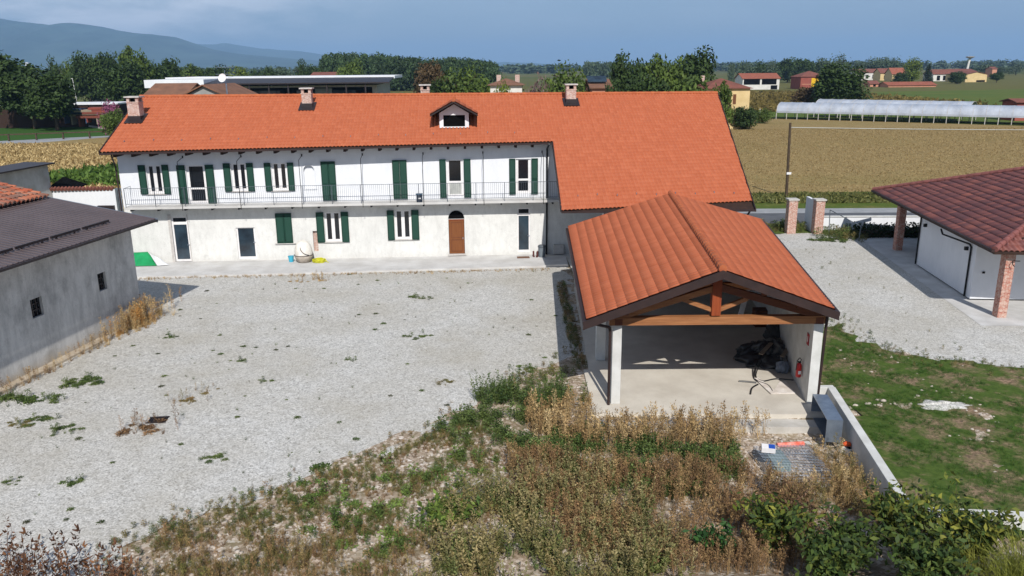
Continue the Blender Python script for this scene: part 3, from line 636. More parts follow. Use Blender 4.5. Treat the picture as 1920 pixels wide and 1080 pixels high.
MB().box(-.17,.17,-.14,.14,0,.45).build('case',simple('navy_plastic',(28,40,56),(22,32,46),3,.5),sb,bevel=.01); MB().box(-.19,.19,-.16,.16,.452,.50).build('lid',simple('navy_lid',(40,70,92),(34,60,80),3,.5),sb); MB().box(-.06,.08,-.146,-.1405,.20,.27).build('sticker',M['pvc'],sb)
# roof antennas behind ridge
x,y,_=local(.2,5.6); ms=empty('roof_antenna',(AT(427,182,53.4)[0],53.4,9.3),0,'thin mast with a round white satellite dish on the farmhouse ridge','satellite dish')
MB().path([(0,0,0),(0,0,1.0),(-.1,0,1.25)],.025,6).build('mast',M['galvanised'],ms)
dd=MB().lathe((0,0,0),[(0,.0),(.12,.008),(.22,.03),(.27,.06),(.28,.07)],20).build('dish',simple('dish_white',(226,226,226),(212,212,214),3,.4),ms,True); dd.location=(-.16,-.12,1.42); dd.rotation_euler=(R(72),0,R(-12))
am=empty('tv_antenna',(AT(420,125,55)[0],55,8.9),0,'tall grid television antenna on a mast above the farmhouse roof','antenna')
MB().path([(0,0,0),(0,0,2.3)],.02,6).build('mast',M['galvanised'],am)
g_=MB()
for z in (2.05,2.5): g_.beam((-.6,0,z),(.6,0,z),.025,.025)
for k in range(9): x_=-.58+k*.145; g_.beam((x_,-.0,1.8+.02*k),(x_,0,2.52),.016,.016)
g_.beam((-.5,0,1.8),(-.3,0,1.8),.02,.02).beam((.2,0,1.85),(.55,0,1.9),.02,.02)
g_.build('antenna_grid',M['galvanised'],am)
# ================================================================ CARPORT
WOFF={}
_link0=link
def link(name,me,parent=None,mats=()):
    off=WOFF.get(parent.name) if parent else None
    if off is not None: me.transform(Matrix.Translation(-Vector(off)))
    o=_link0(name,me,parent,mats)
    if off is not None: WOFF[o.name]=off
    return o
def wroot(name,loc,label,cat,group=None):
    o=empty(name,loc,0,label,cat,group); WOFF[o.name]=loc; return o
cpt=wroot('carport',(6.9,26,0),'open carport with orange tiled gable roof on timber trusses and concrete pillars','carport')
def L3(a,b,f): return tuple(a[i]+(b[i]-a[i])*f for i in range(3))
eLf,eLb=(2.40,24.6,3.32),(2.90,40.4,3.32); rgf,rgb=(6.70,24.6,4.94),(8.12,40.6,4.94); eRf,eRb=(10.40,24.6,3.58),(12.80,40.5,3.58)
deck=MB()
for q_ in ([eLf,rgf,rgb,eLb],[rgf,eRf,eRb,rgb]):
    q2=[(a,b,c-.12) for a,b,c in q_]; deck.hexa([(a,b,c-.12) for a,b,c in q2],q2)
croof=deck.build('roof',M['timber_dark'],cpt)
def mkpt(A,B,C,D,L):
    A,B,C,D=[np.array(v) for v in (A,B,C,D)]
    def f(u,t):
        w=(u/L)[:,None]; e=A+(B-A)*w; r=C+(D-C)*w; return e+(r-e)*t
    return f
Lc=16.0
tile_sheet('roof_tiles',mkpt(eLf,eLb,rgf,rgb,Lc),0,Lc,np.arange(14)/13,lambda t:0,lambda t:Lc,(-.35,0,.937),M['roof_tile'],croof,uvo=(300,0),col=.27,amp=.044)
tile_sheet('roof_tiles',mkpt(eRf,eRb,rgf,rgb,Lc),0,Lc,np.arange(12)/11,lambda t:0,lambda t:Lc,(.34,0,.94),M['roof_tile'],croof,uvo=(400,0),col=.27,amp=.044)
ridge_run('ridge_tiles',(rgf[0],rgf[1],4.99),(rgb[0],rgb[1],4.99),M['ridge_tile'],croof,.12)
bb_=MB().beam((eLf[0]-.12,24.52,eLf[2]-.10),(rgf[0],24.52,rgf[2]-.04),.06,.30,up=(0,1,0)); bb_=MB()
def board(a,b,th=.06,h=.28):
    m=MB(); m.hexa([(a[0],a[1],a[2]-h),(a[0],a[1]+th,a[2]-h),(a[0],a[1]+th,a[2]),(a[0],a[1],a[2])],[(b[0],b[1],b[2]-h),(b[0],b[1]+th,b[2]-h),(b[0],b[1]+th,b[2]),(b[0],b[1],b[2])]); return m
board((2.28,24.53,3.29),(6.70,24.53,4.95)).build('bargeboard',M['fascia'],croof)
board((6.701,24.53,4.95),(10.52,24.53,3.54)).build('bargeboard',M['fascia'],croof)
MB().beam((2.33,24.6,3.20),(2.83,40.3,3.20),.12,.12).build('gutter',M['fascia'],croof)
MB().beam((10.50,24.6,3.46),(12.9,40.4,3.46),.12,.12).build('gutter',M['fascia'],croof)
slabm=MB().prism([(2.95,24.75),(10.35,24.5),(10.6,24.9),(12.75,41),(3.3,41),(2.92,28.8),(2.72,28.8),(2.70,24.76)],-.5,0)
slabm.build('floor_slab',M['slab'],cpt)
MB().prism([(2.6,24.1),(10.5,23.85),(10.5,24.49),(2.95,24.74),(2.69,24.74)],-.6,-.16).build('footing',M['concrete'],cpt)
def pil(x0,x1,y0,y1,h): MB().box(x0,x1,y0,y1,0.002,h).build('pillar',M['pillar_conc'],cpt,bevel=.012)
pil(3.37,3.68,25.5,25.85,2.87); pil(3.30,3.66,29.75,30.1,2.87); pil(3.42,3.78,34.6,34.95,2.87); pil(3.5,3.86,39.6,39.95,2.87)
wd=(.1425,.9898)
mb=MB().prism([(10.08,25.4),(10.39,25.37),(12.66,41),(12.33,41)],.002,2.86); mb.build('side_wall',M['pillar_conc'],cpt)
MB().hexa([(3.3,40.75,.002),(12.32,40.75,.002),(12.32,40.75,3.3),(8.0,40.75,4.72),(3.3,40.75,3.25)],[(3.3,41,.002),(12.32,41,.002),(12.32,41,3.3),(8.0,41,4.72),(3.3,41,3.25)]).build('back_wall',M['concrete'],cpt)
MB().beam((3.55,25.4,2.98),(3.72,40.6,2.98),.25,.22).build('wall_plate',M['timber_dark'],cpt)
MB().beam((10.25,25.4,2.98),(12.5,40.6,2.98),.25,.22).build('wall_plate',M['timber_dark'],cpt)
for i,f in enumerate((0,.28,.56,.84)):
    y=25.55+15.2*f; xl=3.35+.18*f; xr=10.4+2.25*f; xc=6.78+1.35*f
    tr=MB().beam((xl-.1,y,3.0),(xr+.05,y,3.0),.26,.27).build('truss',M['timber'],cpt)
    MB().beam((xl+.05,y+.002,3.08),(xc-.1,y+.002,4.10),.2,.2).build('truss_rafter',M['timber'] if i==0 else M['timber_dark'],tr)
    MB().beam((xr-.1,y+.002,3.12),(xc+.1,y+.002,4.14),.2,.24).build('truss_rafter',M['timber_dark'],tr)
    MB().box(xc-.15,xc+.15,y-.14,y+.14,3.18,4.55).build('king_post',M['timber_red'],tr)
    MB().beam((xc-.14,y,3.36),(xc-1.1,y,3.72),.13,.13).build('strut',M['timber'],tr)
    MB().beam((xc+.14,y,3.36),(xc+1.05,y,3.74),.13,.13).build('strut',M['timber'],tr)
for f in (.3,.62):
    for (a,b,c,d) in ((eLf,rgf,eLb,rgb),(eRf,rgf,eRb,rgb)):
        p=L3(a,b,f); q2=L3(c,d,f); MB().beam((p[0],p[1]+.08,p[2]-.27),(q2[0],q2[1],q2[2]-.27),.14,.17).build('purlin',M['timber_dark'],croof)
MB().path([(2.42,24.95,3.18),(2.7,25.05,3.05),(3.24,25.38,2.82),(3.28,25.45,2.65),(3.28,25.45,0)],.05).build('downpipe',M['fascia'],cpt)
MB().path([(10.5,25.2,3.4),(10.49,25.4,3.1),(10.47,25.5,0)],.05).build('downpipe',M['fascia'],cpt)
# carport contents
def wp(u,off=0): return (10.08+wd[0]*u-off,25.4+wd[1]*u)
x,y=wp(1.05,.13); ex=empty('fire_extinguisher',(x,y,.56),0,'red fire extinguisher hung on the right inner wall of the carport','fire extinguisher')
MB().lathe((0,0,0),[(0,0),(.085,.01),(.095,.05),(.095,.42),(.07,.50),(.03,.54),(0,.54)],18).build('cylinder',simple('ext_red',(196,26,24),(176,20,20),3,.35,0,0,9,.5),ex,True)
MB().box(-.05,.05,-.03,.03,.54,.58).path([(0,-.02,.58),(-.1,-.05,.63)],.014,5).build('valve',M['black_metal'],ex)
MB().path([(.0,-.04,.56),(.03,-.08,.68),(-.04,-.1,.76),(-.12,-.1,.66),(-.13,-.08,.3)],.014,6).build('hose',M['black_metal'],ex)
MB().box(-.05,.05,-.102,-.094,.14,.26).build('label',M['pvc'],ex)
x,y=wp(.62,.012); o=MB().box(-.01,.01,-.14,.14,-.2,.2).build('extinguisher_sign',[simple('sign_red',(170,30,34),(150,26,30),3,.5)]); o.location=(x,y,2.12); o.rotation_euler=(0,0,-.143); tag(o,'small red rectangular sign on the carport wall above the fire extinguisher','sign')
MB().box(-.0135,-.0105,-.04,.04,-.1,.1).build('pictogram',M['pvc'],o)
def blob(name,mat,c,s,seed,lab,cat,n=18):
    rg=np.random.default_rng(seed); V=[];F=[]
    ph=rg.uniform(0,6,8)
    for i in range(n):
        for j in range(n*2):
            th=i/(n-1)*math.pi; la=j/(n*2)*2*math.pi
            k=1+.16*math.sin(3*la+ph[0])*math.sin(2*th+ph[1])+.12*math.sin(7*la+ph[2]+3*th)+.1*math.sin(11*la+ph[3])*math.sin(5*th+ph[4])+rg.normal(0,.035)
            V.append((c[0]+s[0]*k*math.sin(th)*math.cos(la),c[1]+s[1]*k*math.sin(th)*math.sin(la),max(.004 if c[2]>0 else c[2]-.05,c[2]+s[2]*k*math.cos(th))))
    m2=n*2
    for i in range(n-1):
        for j in range(m2): F.append((i*m2+j,i*m2+(j+1)%m2,(i+1)*m2+(j+1)%m2,(i+1)*m2+j))
    return tag(mesh_np(name,V,F,mat),lab,cat)
blk=simple('black_plastic',(58,58,60),(26,27,29),2.2,.35,0,.6,7,.5,.4,.6)
gx=lambda px,py:G(px,py,0)
gsh=simple('grey_sheeting',(112,110,106),(60,60,62),3,.6,0,.6,6,.4,.42,.58)
p=gx(1444,686); p=(p[0]+.1,p[1]-.25,0); hp=wroot('tarpaulin_heap',(p[0],p[1],0),'large black heap of folded plastic tarpaulins in the carport corner','tarpaulin')
for k,(dx,dy,dz,a_,b_,c_) in enumerate(((-.2,.7,.10,.95,.8,.28),(.25,1.2,.2,.6,.6,.5),(-.45,1.3,.15,.6,.5,.38),(.3,.35,.1,.4,.35,.28),(-.1,1.0,.4,.5,.4,.3))):
    o=blob('fold',blk if k not in (1,3) else gsh,(p[0]+dx,p[1]+dy,dz),(a_,b_,c_),30+k,None,None,26); o.data.transform(Matrix.Translation((-p[0],-p[1],0))); o.parent=hp
p=gx(1462,655); blob('rubble_bag',simple('grey_bag',(72,72,72),(54,54,54),3,.7,0,.5,7),(p[0]+.0,p[1]+.3,.55),(.55,.45,.4),8,'dark grey stuffed bag on top of the black heap by the wall','bag')
p=gx(1466,698); blob('plastic_bag',simple('clear_bag',(128,136,148),(96,104,116),3,.4),(p[0],p[1],.18),(.24,.22,.24),12,'small pale grey bag lying at the front of the black heap','bag')
def sagpath(pts,n=24,seed=1):
    P=np.array(pts,float); tt=np.linspace(0,len(P)-1,n*len(P)); out=[]
    for t_ in tt:
        i=int(min(len(P)-2,max(0,math.floor(t_)))); f=t_-i; p0=P[max(0,i-1)];p1=P[i];p2=P[i+1];p3=P[min(len(P)-1,i+2)]
        out.append(tuple(.5*((2*p1)+(-p0+p2)*f+(2*p0-5*p1+4*p2-p3)*f*f+(-p0+3*p1-3*p2+p3)*f**3)))
    return out
hose=simple('black_hose',(38,38,40),(28,28,30),3,.4)
tag(MB().path(sagpath([(*gx(1420,690)[:2],.35),(*gx(1413,706)[:2],.05),(*gx(1420,716)[:2],.03),(*gx(1440,724)[:2],.03),(*gx(1450,738)[:2],.02)],10),.03,6).build('black_hose',hose),'black hose curving out of the heap onto the sunny carport floor','hose','loose hoses on the carport floor')
tag(MB().path(sagpath([(*gx(1385,716)[:2],.03),(*gx(1400,717)[:2],.03),(*gx(1418,719)[:2],.03)],8),.035,6).build('grey_hose',simple('grey_hose',(92,92,90),(80,80,78),3,.5)),'short straight grey pipe length lying left of the cardboard sheets','hose','loose hoses on the carport floor')
tag(MB().path(sagpath([(*gx(1421,722)[:2],.03),(*gx(1410,729)[:2],.03),(*gx(1407,740)[:2],.03)],8),.03,6).build('black_hose',hose),'short black hose hooked downwards in front of the cardboard sheets','hose','loose hoses on the carport floor')
tag(MB().path(sagpath([(*gx(1427,690)[:2],.3),(*gx(1417,706)[:2],.05),(*gx(1430,716)[:2],.04),(*gx(1455,712)[:2],.04),(*gx(1488,714)[:2],.03)],10),.022,6).build('cable',hose),'thin black cable looping from the heap to the right wall','cable')
brd=wood('old_board',(150,138,122),(112,100,86))
for i,(a_,b_,l_) in enumerate((((1424,672),(1458,655),'grey board sticking out of the top of the black heap'),((1452,684),(1478,664),'grey board lying across the right side of the black heap'),((1412,684),(1436,672),'grey board half buried at the left side of the black heap'))):
    a_=gx(*a_);b_=gx(*b_); tag(MB().beam((a_[0]+.1,a_[1]-.5,.42+.1*i),(b_[0]+.1,b_[1]-.2,.60+.06*i),.16,.03).build('board',brd),l_,'board')
cb=simple('cardboard',(226,220,214),(196,186,176),2,.7)
def flat(name,pts,lab,rz=0,th=.018,z=.004):
    P=[gx(*q_) for q_ in pts]; return tag(MB().prism([(q_[0],q_[1]) for q_ in P],z,z+th).build(name,cb),lab,'cardboard')
flat('cardboard_sheet',[(1447,739),(1462,716),(1474,716),(1492,738)],'pale cardboard sheet on the carport floor below the extinguisher')
flat('cardboard_sheet',[(1414,711),(1422,710),(1458,738),(1445,740)],'narrow cardboard strip left of the wide cardboard sheet',z=.03)
p=gx(1428,662)
tag(MB().hexa([(p[0]-.35,p[1]+2.3,.9),(p[0]-.15,p[1]+2.3,.9),(p[0]-.15,p[1]+2.4,.9),(p[0]-.35,p[1]+2.4,.9)],[(p[0]+.35,p[1]+3.2,2.9),(p[0]+.55,p[1]+3.2,2.9),(p[0]+.55,p[1]+3.3,2.9),(p[0]+.35,p[1]+3.3,2.9)]).build('plastic_gutter',M['pvc']),'white plastic gutter length leaning upright at the back of the carport','gutter')
p=gx(1452,640); o=MB().box(-.35,.35,-.3,.3,0,.75).box(-.3,.3,-.32,-.301,.12,.6).build('wooden_crate',M['timber_dark'],bevel=.01); o.location=(p[0]+.1,p[1]+2.2,0); tag(o,'reddish brown wooden crate in the dark back corner of the carport','crate')
# ---------------- retaining wall, cabinet, cage etc.
rw=MB()
P1=(11.02,25.75);P2=(10.0,18.3)
d=vnorm(np.array(P1)-np.array(P2)); nn=np.array([d[1],-d[0]])*.13
def wallseg(mb,a,b,w,z0,z1,m=0):
    a=np.array(a);b=np.array(b); d=vnorm(b-a); n_=np.array([d[1],-d[0]])*w/2
    mb.hexa([(*(a-n_),z0),(*(a+n_),z0),(*(b+n_),z0),(*(b-n_),z0)],[(*(a-n_),z1),(*(a+n_),z1),(*(b+n_),z1),(*(b-n_),z1)],m)
wallseg(rw,P1,P2,.26,-.9,.46); wallseg(rw,(10.45,25.82),(11.13,25.82),.22,-.9,.458)
tag(rw.build('retaining_wall',M['pillar_conc'],bevel=.015),'low pale concrete wall running from the carport corner towards the shrubs','wall')
r2=MB(); wallseg(r2,(10.05,18.1),(14.5,17.6),.26,-.9,.30); tag(r2.build('retaining_wall',M['pillar_conc']),'low white concrete wall behind the shrubs at the right edge','wall')
gc=empty('metal_cabinet',(10.1,23.75,-.42),R(-8),'grey galvanised open-sided metal cabinet on legs beside the low concrete wall','cabinet')
MB().box(-.24,.24,-1.0,1.0,1.0,1.03).build('top_panel',M['galvanised'],gc)
MB().box(-.24,.24,-1.02,-1.001,.28,1.03).build('front_panel',M['galvanised'],gc)
MB().box(-.24,.24,1.001,1.02,.28,1.03).build('rear_panel',M['galvanised'],gc)
MB().box(.225,.24,-1.0,1.0,.28,1.0).build('side_panel',M['galvanised'],gc)
MB().box(-.22,.224,-.99,.99,.28,.30).build('floor_panel',M['galvanised'],gc)
for sx_ in (-.21,.21):
    for sy_ in (-.97,.97): MB().box(sx_-.02,sx_+.02,sy_-.02,sy_+.02,-.02,.279).build('leg',M['galvanised'],gc)
for i,(px,py) in enumerate(((1583,846),(1595,850))):
    p=G(px,py,-.4); o=MB().box(-.2,.2,-.1,.1,0,.2).box(-.16,-.02,-.06,.06,.2005,.205,1).box(.02,.16,-.06,.06,.2005,.205,1).build('concrete_block',[M['pillar_conc'],M['dark']],bevel=0); o.location=p; o.rotation_euler=(0,0,.2+i*.3)
    tag(o,['grey hollow concrete block at the foot of the metal cabinet','grey hollow concrete block nearest the low concrete wall'][i],'block')
p=G(1588,836,-.18); blob('orange_brick',simple('orange_clay',(206,90,48),(180,70,36),4,.8),(p[0],p[1],-.12),(.12,.1,.07),5,'broken orange brick piece on top of the concrete blocks','brick')
def cagebox(root,x0,x1,y0,y1,z0,z1,st,name,r=.006):
    mb=MB()
    for x in np.arange(x0,x1+.001,st): mb.path([(x,y0,z0),(x,y0,z1),(x,y1,z1),(x,y1,z0)],r,4)
    for y in np.arange(y0,y1+.001,st): mb.path([(x0,y,z0),(x0,y,z1),(x1,y,z1),(x1,y,z0)],r,4)
    for z in np.arange(z0,z1+.001,st): mb.path([(x0,y0,z),(x1,y0,z),(x1,y1,z),(x0,y1,z),(x0,y0,z)],r,4)
    return mb.build(name,M['galvanised'],root)
cg=empty('wire_cage',(8.25,21.55,-.45),R(2),'low galvanised wire mesh cage lying on the rubble ground','cage')
cagebox(cg,-.85,.85,-.85,.85,0,.38,.095,'mesh_panels')
MB().box(-.55,-.05,-.15,.75,.05,.3).build('inner_tray',simple('tray_green',(132,150,146),(112,130,126),3,.5),cg)
MB().box(-.84,.84,-.84,.84,.0,.02).build('base_sheet',M['galvanised'],cg)
o=MB().box(-.2,.2,-.13,.13,0,.16).box(.0,.19,-.12,.12,.1605,.164,1).build('paper_sack',[M['pvc'],simple('sack_blue',(40,84,176),(32,70,150),3,.6)],bevel=.03); o.location=(7.72,22.05,-.06); o.rotation_euler=(.1,0,-.25); tag(o,'white sack with a blue half lying on the wire cage','sack')
p=G(1457,833,-.3);q_=G(1507,830,-.3)
o=tag(MB().tube((p[0],p[1],-.33),(q_[0],q_[1],-.33),.075,.08,12).build('mesh_roll',simple('red_mesh',(206,96,76),(222,160,148),5,.8,0,.3,20)),'faded red roll of plastic mesh behind the wire cage','roll')
p=G(1541,826,-.36); tag(MB().prism([(8.5,23.0),(9.5,23.1),(9.45,23.35),(8.6,23.5)],-.47,-.40).build('broken_slab',M['pillar_conc']),'broken pale concrete slab lying between the red roll and the cabinet','slab')
p=G(1440,799,-.4); o=MB().lathe((0,0,0),[(0,0),(.14,0),(.17,.16),(.15,.16),(.13,.02),(0,.02)],14).build('plastic_bowl',simple('green_bowl',(30,150,84),(26,130,72),3,.5)); o.location=(p[0],p[1],-.44); o.rotation_euler=(.9,.2,0); tag(o,'small green plastic bowl tipped over in front of the carport','bowl')
# drain grate
p=G(296,788,-.1); dg=empty('drain_grate',(p[0],p[1],-.1),.1,'dark rectangular drain grate set into the gravel yard','drain')
MB().box(-.3,.3,-.22,.22,.003,.02).build('pit',M['dark'],dg)
m_=MB()
for k in range(9): x_=-.28+k*.065; m_.box(x_,x_+.03,-.2,.2,.021,.035)
m_.box(-.32,.32,.2,.24,.003,.036).box(-.32,.32,-.24,-.2,.003,.036); m_.build('bars',M['dark_metal'],dg)
# ================================================================ GREY BARN (left)
bn=wroot('barn',(-19,30,0),'old grey plastered barn with brown sheet-metal roof at the left edge','barn')
BA=np.array([-18.88,27.62]); Be=np.array([.1478,.989]); Bn=np.array([.989,-.1478])
def BW(u,o,z): p=BA+Be*u+Bn*o; return (p[0],p[1],z)
bh=[(2.03,2.66,1.97,2.72),(6.08,6.63,1.94,2.72)]
mb=MB(); wall_holes(mb,-16,8.82,-.2,4.5,bh,0,.22,0)
V=[]
for v in mb.v: V.append(BW(v[0],-v[1],v[2]))
mb.v=V
mb.poly([BW(8.82,0,-.2),BW(8.82,-16,-.2),BW(8.82,-16,5.4),BW(8.82,-9,6.2),BW(8.82,-4.1,5.38),BW(8.82,0,4.5)])
mb.poly([BW(-16,-.25,-.2),BW(8.8,-.25,-.2),BW(8.8,-.25,4.4),BW(-16,-.25,4.5)],1)
mb.build('wall',[M['barn_plaster'],M['dark']],bn)
ez=lambda u:4.55
def brf(u,dd): return BW(u,1.1-dd,ez(u)+.172*dd)
rm=MB().hexa([brf(-16,0),brf(9.17,0),brf(9.17,5.5),brf(-16,5.5)],[tuple(np.add(brf(a,b),(0,0,.06))) for a,b in ((-16,0),(9.17,0),(9.17,5.5),(-16,5.5))])
for u in np.arange(-15.9,9.1,.26):
    rm.hexa([tuple(np.add(brf(a,b),(0,0,.061))) for a,b in ((u,0.0),(u+.09,0.0),(u+.09,5.5),(u,5.5))],[tuple(np.add(brf(a,b),(0,0,.085))) for a,b in ((u+.02,0.0),(u+.07,0.0),(u+.07,5.5),(u+.02,5.5))])
brof=rm.build('sheet_roof',M['brown_sheet'],bn)
sg=MB()
for k in range(12):
    u0=-15.5+k*1.9; sg.beam(tuple(np.add(brf(u0,.95),(0,0,.17))),tuple(np.add(brf(u0+1.75,.95),(0,0,.17))),.06,.10)
    sg.beam(tuple(np.add(brf(u0+.3,.95),(0,0,.06))),tuple(np.add(brf(u0+.3,.95),(0,0,.2))),.05,.05,up=(0,1,0)); sg.beam(tuple(np.add(brf(u0+1.4,.95),(0,0,.06))),tuple(np.add(brf(u0+1.4,.95),(0,0,.2))),.05,.05,up=(0,1,0))
sg.build('snow_guard',M['dark_metal'],brof)
MB().beam(tuple(np.add(brf(-16,-.06),(0,0,.0))),tuple(np.add(brf(9.17,-.06),(0,0,.0))),.09,.09).build('gutter',M['dark_metal'],bn)
MB().beam(tuple(np.add(brf(9.173,-.1),(0,0,.0))),tuple(np.add(brf(9.173,5.5),(0,0,.0))),.05,.18).build('verge_trim',M['galvanised'],bn)
def ptbn(u,t):
    dd=5.15+t*6.5; x=BA[0]+Be[0]*u+Bn[0]*(1.1-dd); y=BA[1]+Be[1]*u+Bn[1]*(1.1-dd); z=4.55+.172*5.15+.20+.235*(dd-5.15)+.02*np.sin(u*1.3)+.015*np.sin(u*4+t*20)
    return np.stack([x,y,z],-1)
old=tile_sheet('old_tile_roof',ptbn,-8,9.1,np.arange(17)/16,lambda t:-8,lambda t:9.05,(.2,0,.97),M['old_tile'],bn,col=.27,amp=.06,lift=.06,seg=6)
for i,(a,b,c,d) in enumerate(bh):
    fr=MB()
    def bq(u0,u1,z0,z1,o0,o1): fr.hexa([BW(u0,o0,z0),BW(u1,o0,z0),BW(u1,o1,z0),BW(u0,o1,z0)],[BW(u0,o0,z1),BW(u1,o0,z1),BW(u1,o1,z1),BW(u0,o1,z1)])
    for k in range(4): u=a+(b-a)*k/3; bq(u-.02,u+.02,c,d,-.16,-.12)
    for k in range(4): z=c+(d-c)*k/3; bq(a+.021,b-.021,z-.02,z+.02,-.155,-.125)
    fo=fr.build('window',M['dark_metal'],bn)
    MB().poly([BW(a,-.19,c),BW(b,-.19,c),BW(b,-.19,d),BW(a,-.19,d)]).build('pane',M['glass_dark'],fo)
kb=MB().hexa([BW(-16,.001,-.2),BW(5.6,.001,-.2),BW(5.6,.38,-.2),BW(-16,.38,-.2)],[BW(-16,.001,0),BW(5.6,.001,0),BW(5.6,.36,-.02),BW(-16,.36,-.02)])
kb.build('plinth',simple('kerb_conc',(186,174,156),(160,146,126),2,.9),bn)
# left shed behind, boundary wall, gate, lean-to
sh=wroot('shed',(-38,54,0),'grey concrete shed with sloping dark sheet roof behind the barn','shed')
MB().prism([(-34.4,45),(-33.5,58.2),(-35.3,58.4),(-36.2,45)],-.1,4.72).build('wall',M['concrete'],sh)
MB().hexa([(-33.9,45,4.80),(-33.1,58.5,4.76),(-35.4,58.7,4.8),(-36.3,45,4.84)],[(-33.9,45,4.90),(-33.1,58.5,4.86),(-35.4,58.7,4.9),(-36.3,45,4.94)]).hexa([(-36.3,45,4.8),(-35.4,58.7,4.76),(-44,58.9,1.2),(-44,45,1.2)],[(-36.3,45,4.9),(-35.4,58.7,4.86),(-44,58.9,1.35),(-44,45,1.35)]).build('roof',M['dark_metal'],sh)
bw=wroot('boundary_wall',(-31,58,0),'white rendered wall topped with terracotta coping tiles left of the farmhouse','wall')
MB().prism([(-33.6,58.25),(-28.85,58.1),(-28.85,58.35),(-33.6,58.5)],-.1,2.9).prism([(-27.4,58.05),(-23.9,57.95),(-23.9,58.2),(-27.4,58.3)],-.1,2.9).build('wall',M['white_paint'],bw)
cpn=MB()
for x_ in np.arange(-33.5,-28.9,.26): cpn.tube((x_,58.02,2.93),(x_,58.3,3.06),.12,.10,8)
cpn.build('coping',M['far_tile'],bw)
MB().box(-30.2,-29.0,57.9,58.12,1.2,1.75).build('recess',M['dark_metal'],bw)
gtm=wroot('yard_gate',(-28,58,0),'grey metal gate between the coped wall and the farmhouse corner','gate')
m_=MB().box(-28.84,-28.7,58.1,58.25,-.1,3.0).box(-27.55,-27.41,58.05,58.2,-.1,3.0).box(-28.7,-27.55,58.1,58.18,2.85,3.0).box(-28.7,-27.55,58.1,58.18,.0,.12); m_.build('gate_frame',M['fence_grey'],gtm)
m_=MB()
for x_ in np.arange(-28.66,-27.6,.14): m_.box(x_,x_+.09,58.13,58.155,.12,2.85)
m_.build('slats',M['galvanised'],gtm)
lt=wroot('lean_to',(-32.5,61,0),'low lean-to with black roof behind the coped white wall','shed')
MB().hexa([(-34.6,59.2,2.7),(-32.6,59.2,2.7),(-32.6,61.5,2.8),(-34.6,62,3.3)],[(-34.6,59.2,2.78),(-32.6,59.2,2.78),(-32.6,61.5,2.88),(-34.6,62,3.38)]).build('roof',M['dark'],lt)
MB().box(-34.5,-32.8,59.4,61.4,-.1,2.68).build('wall',M['concrete'],lt)
# ================================================================ RIGHT BUILDING
rbd=wroot('bungalow',(26,40,0),'white single-storey bungalow with dark red hipped tile roof at the right edge','house')
A_=(23.54,45.27);B_=(22.61,37.93);C_=(45,35.97)
mb=MB().prism([A_,B_,C_,(45,45.3)],0,2.95); mb.build('wall',M['white_paint'],rbd)
pv=sheet('paving',[(20.95,33.95),(45,33.2),(45,55),(26.5,55),(23.4,52.2)],-.09,M['terrace'])
dr=MB().hexa([(26.9,37.50,.75),(29.5,37.27,.75),(29.5,37.20,.75),(26.9,37.43,.75)],[(26.9,37.50,2.3),(29.5,37.27,2.3),(29.5,37.20,2.3),(26.9,37.43,2.3)]).build('window',M['glass_dark'],rbd)
FL=np.array([21.533,34.778,3.15]);BL=np.array([23.999,52.804,3.15]); el=(BL-FL)/np.linalg.norm(BL-FL); nl=np.array([el[1],-el[0],0]); LL=np.linalg.norm(BL-FL); s_=.35
FRp=FL+nl*24; BRp=BL+nl*24; up=np.array([0,0,1.])
hw=LL/2; RA=FL+el*hw+nl*hw+up*s_*hw; RB=RA+nl*10
dk=MB()
def tri(pts,th=.12): dk.hexa([tuple(np.array(p)-up*(th+.05)) for p in pts],[tuple(np.array(p)-up*.05) for p in pts])
tri([FL,RA,BL]); tri([FL,FRp,RB,RA]); tri([BL,RA,RB,BRp])
rr=dk.build('roof',M['dark_wood'],rbd)
def ptL(u,t): v=t*hw; return FL+el*u[:,None]+nl*v+up*s_*v
nr_=int(hw*1.06/.42)
nrmL=-nl*.33+up*.94
tile_sheet('roof_tiles',ptL,0,LL,np.arange(nr_+1)/nr_,lambda t:t*hw,lambda t:LL-t*hw,nrmL,M['mixed_tile'],rr,col=.235,amp=.03,lift=.04,uvo=(500,0))
def ptF(u,t): v=t*hw; return FL+nl*u[:,None]+el*v+up*s_*v
tile_sheet('roof_tiles',ptF,0,20,np.arange(nr_+1)/nr_,lambda t:t*hw,lambda t:20,-el*.33+up*.94,M['mixed_tile'],rr,col=.235,amp=.045,lift=.04,uvo=(700,0))
for a,b in ((FL,RA),(BL,RA),(RA,RB)): ridge_run('ridge_tiles',a+up*.07,b+up*.07,M['mixed_tile'] if 0 else simple('hip_tile',(134,84,78),(110,66,62),3,.6),rr,.13,.42)
MB().beam(FL-nl*.06-up*.02,BL-nl*.06-up*.02,.12,.12).build('gutter',M['fascia'],rbd)
for k in range(18):
    p=FL+el*(1.0+k)+up*-.17; MB().beam(p+nl*.15,p+nl*1.9+up*.35*1.75,.12,.16).build('rafter_end',M['dark_wood'],rbd)
MB().beam(FL+nl*.4+el*.35-up*.12,FL+nl*.4+el*17.6-up*.12,.2,.22).build('eaves_beam',M['timber_dark'],rbd)
MB().beam(FL+el*.5+nl*.2-up*.12,FL+el*.5+nl*20-up*.12,.2,.22).build('eaves_beam',M['timber_dark'],rbd)
for (x0,y0) in ((22.31,35.08),(24.12,49.05),(27.6,34.6)):
    pl_=MB().box(x0,x0+.42,y0,y0+.42,-.09,2.98).build('brick_pillar',M['brick'],rbd)
MB().path([(22.9,35.02,2.6),(22.55,34.98,2.62),(22.5,34.9,2.5),(22.6,34.88,2.38)],.02,6).build('wall_lamp',M['black_metal'],rbd)
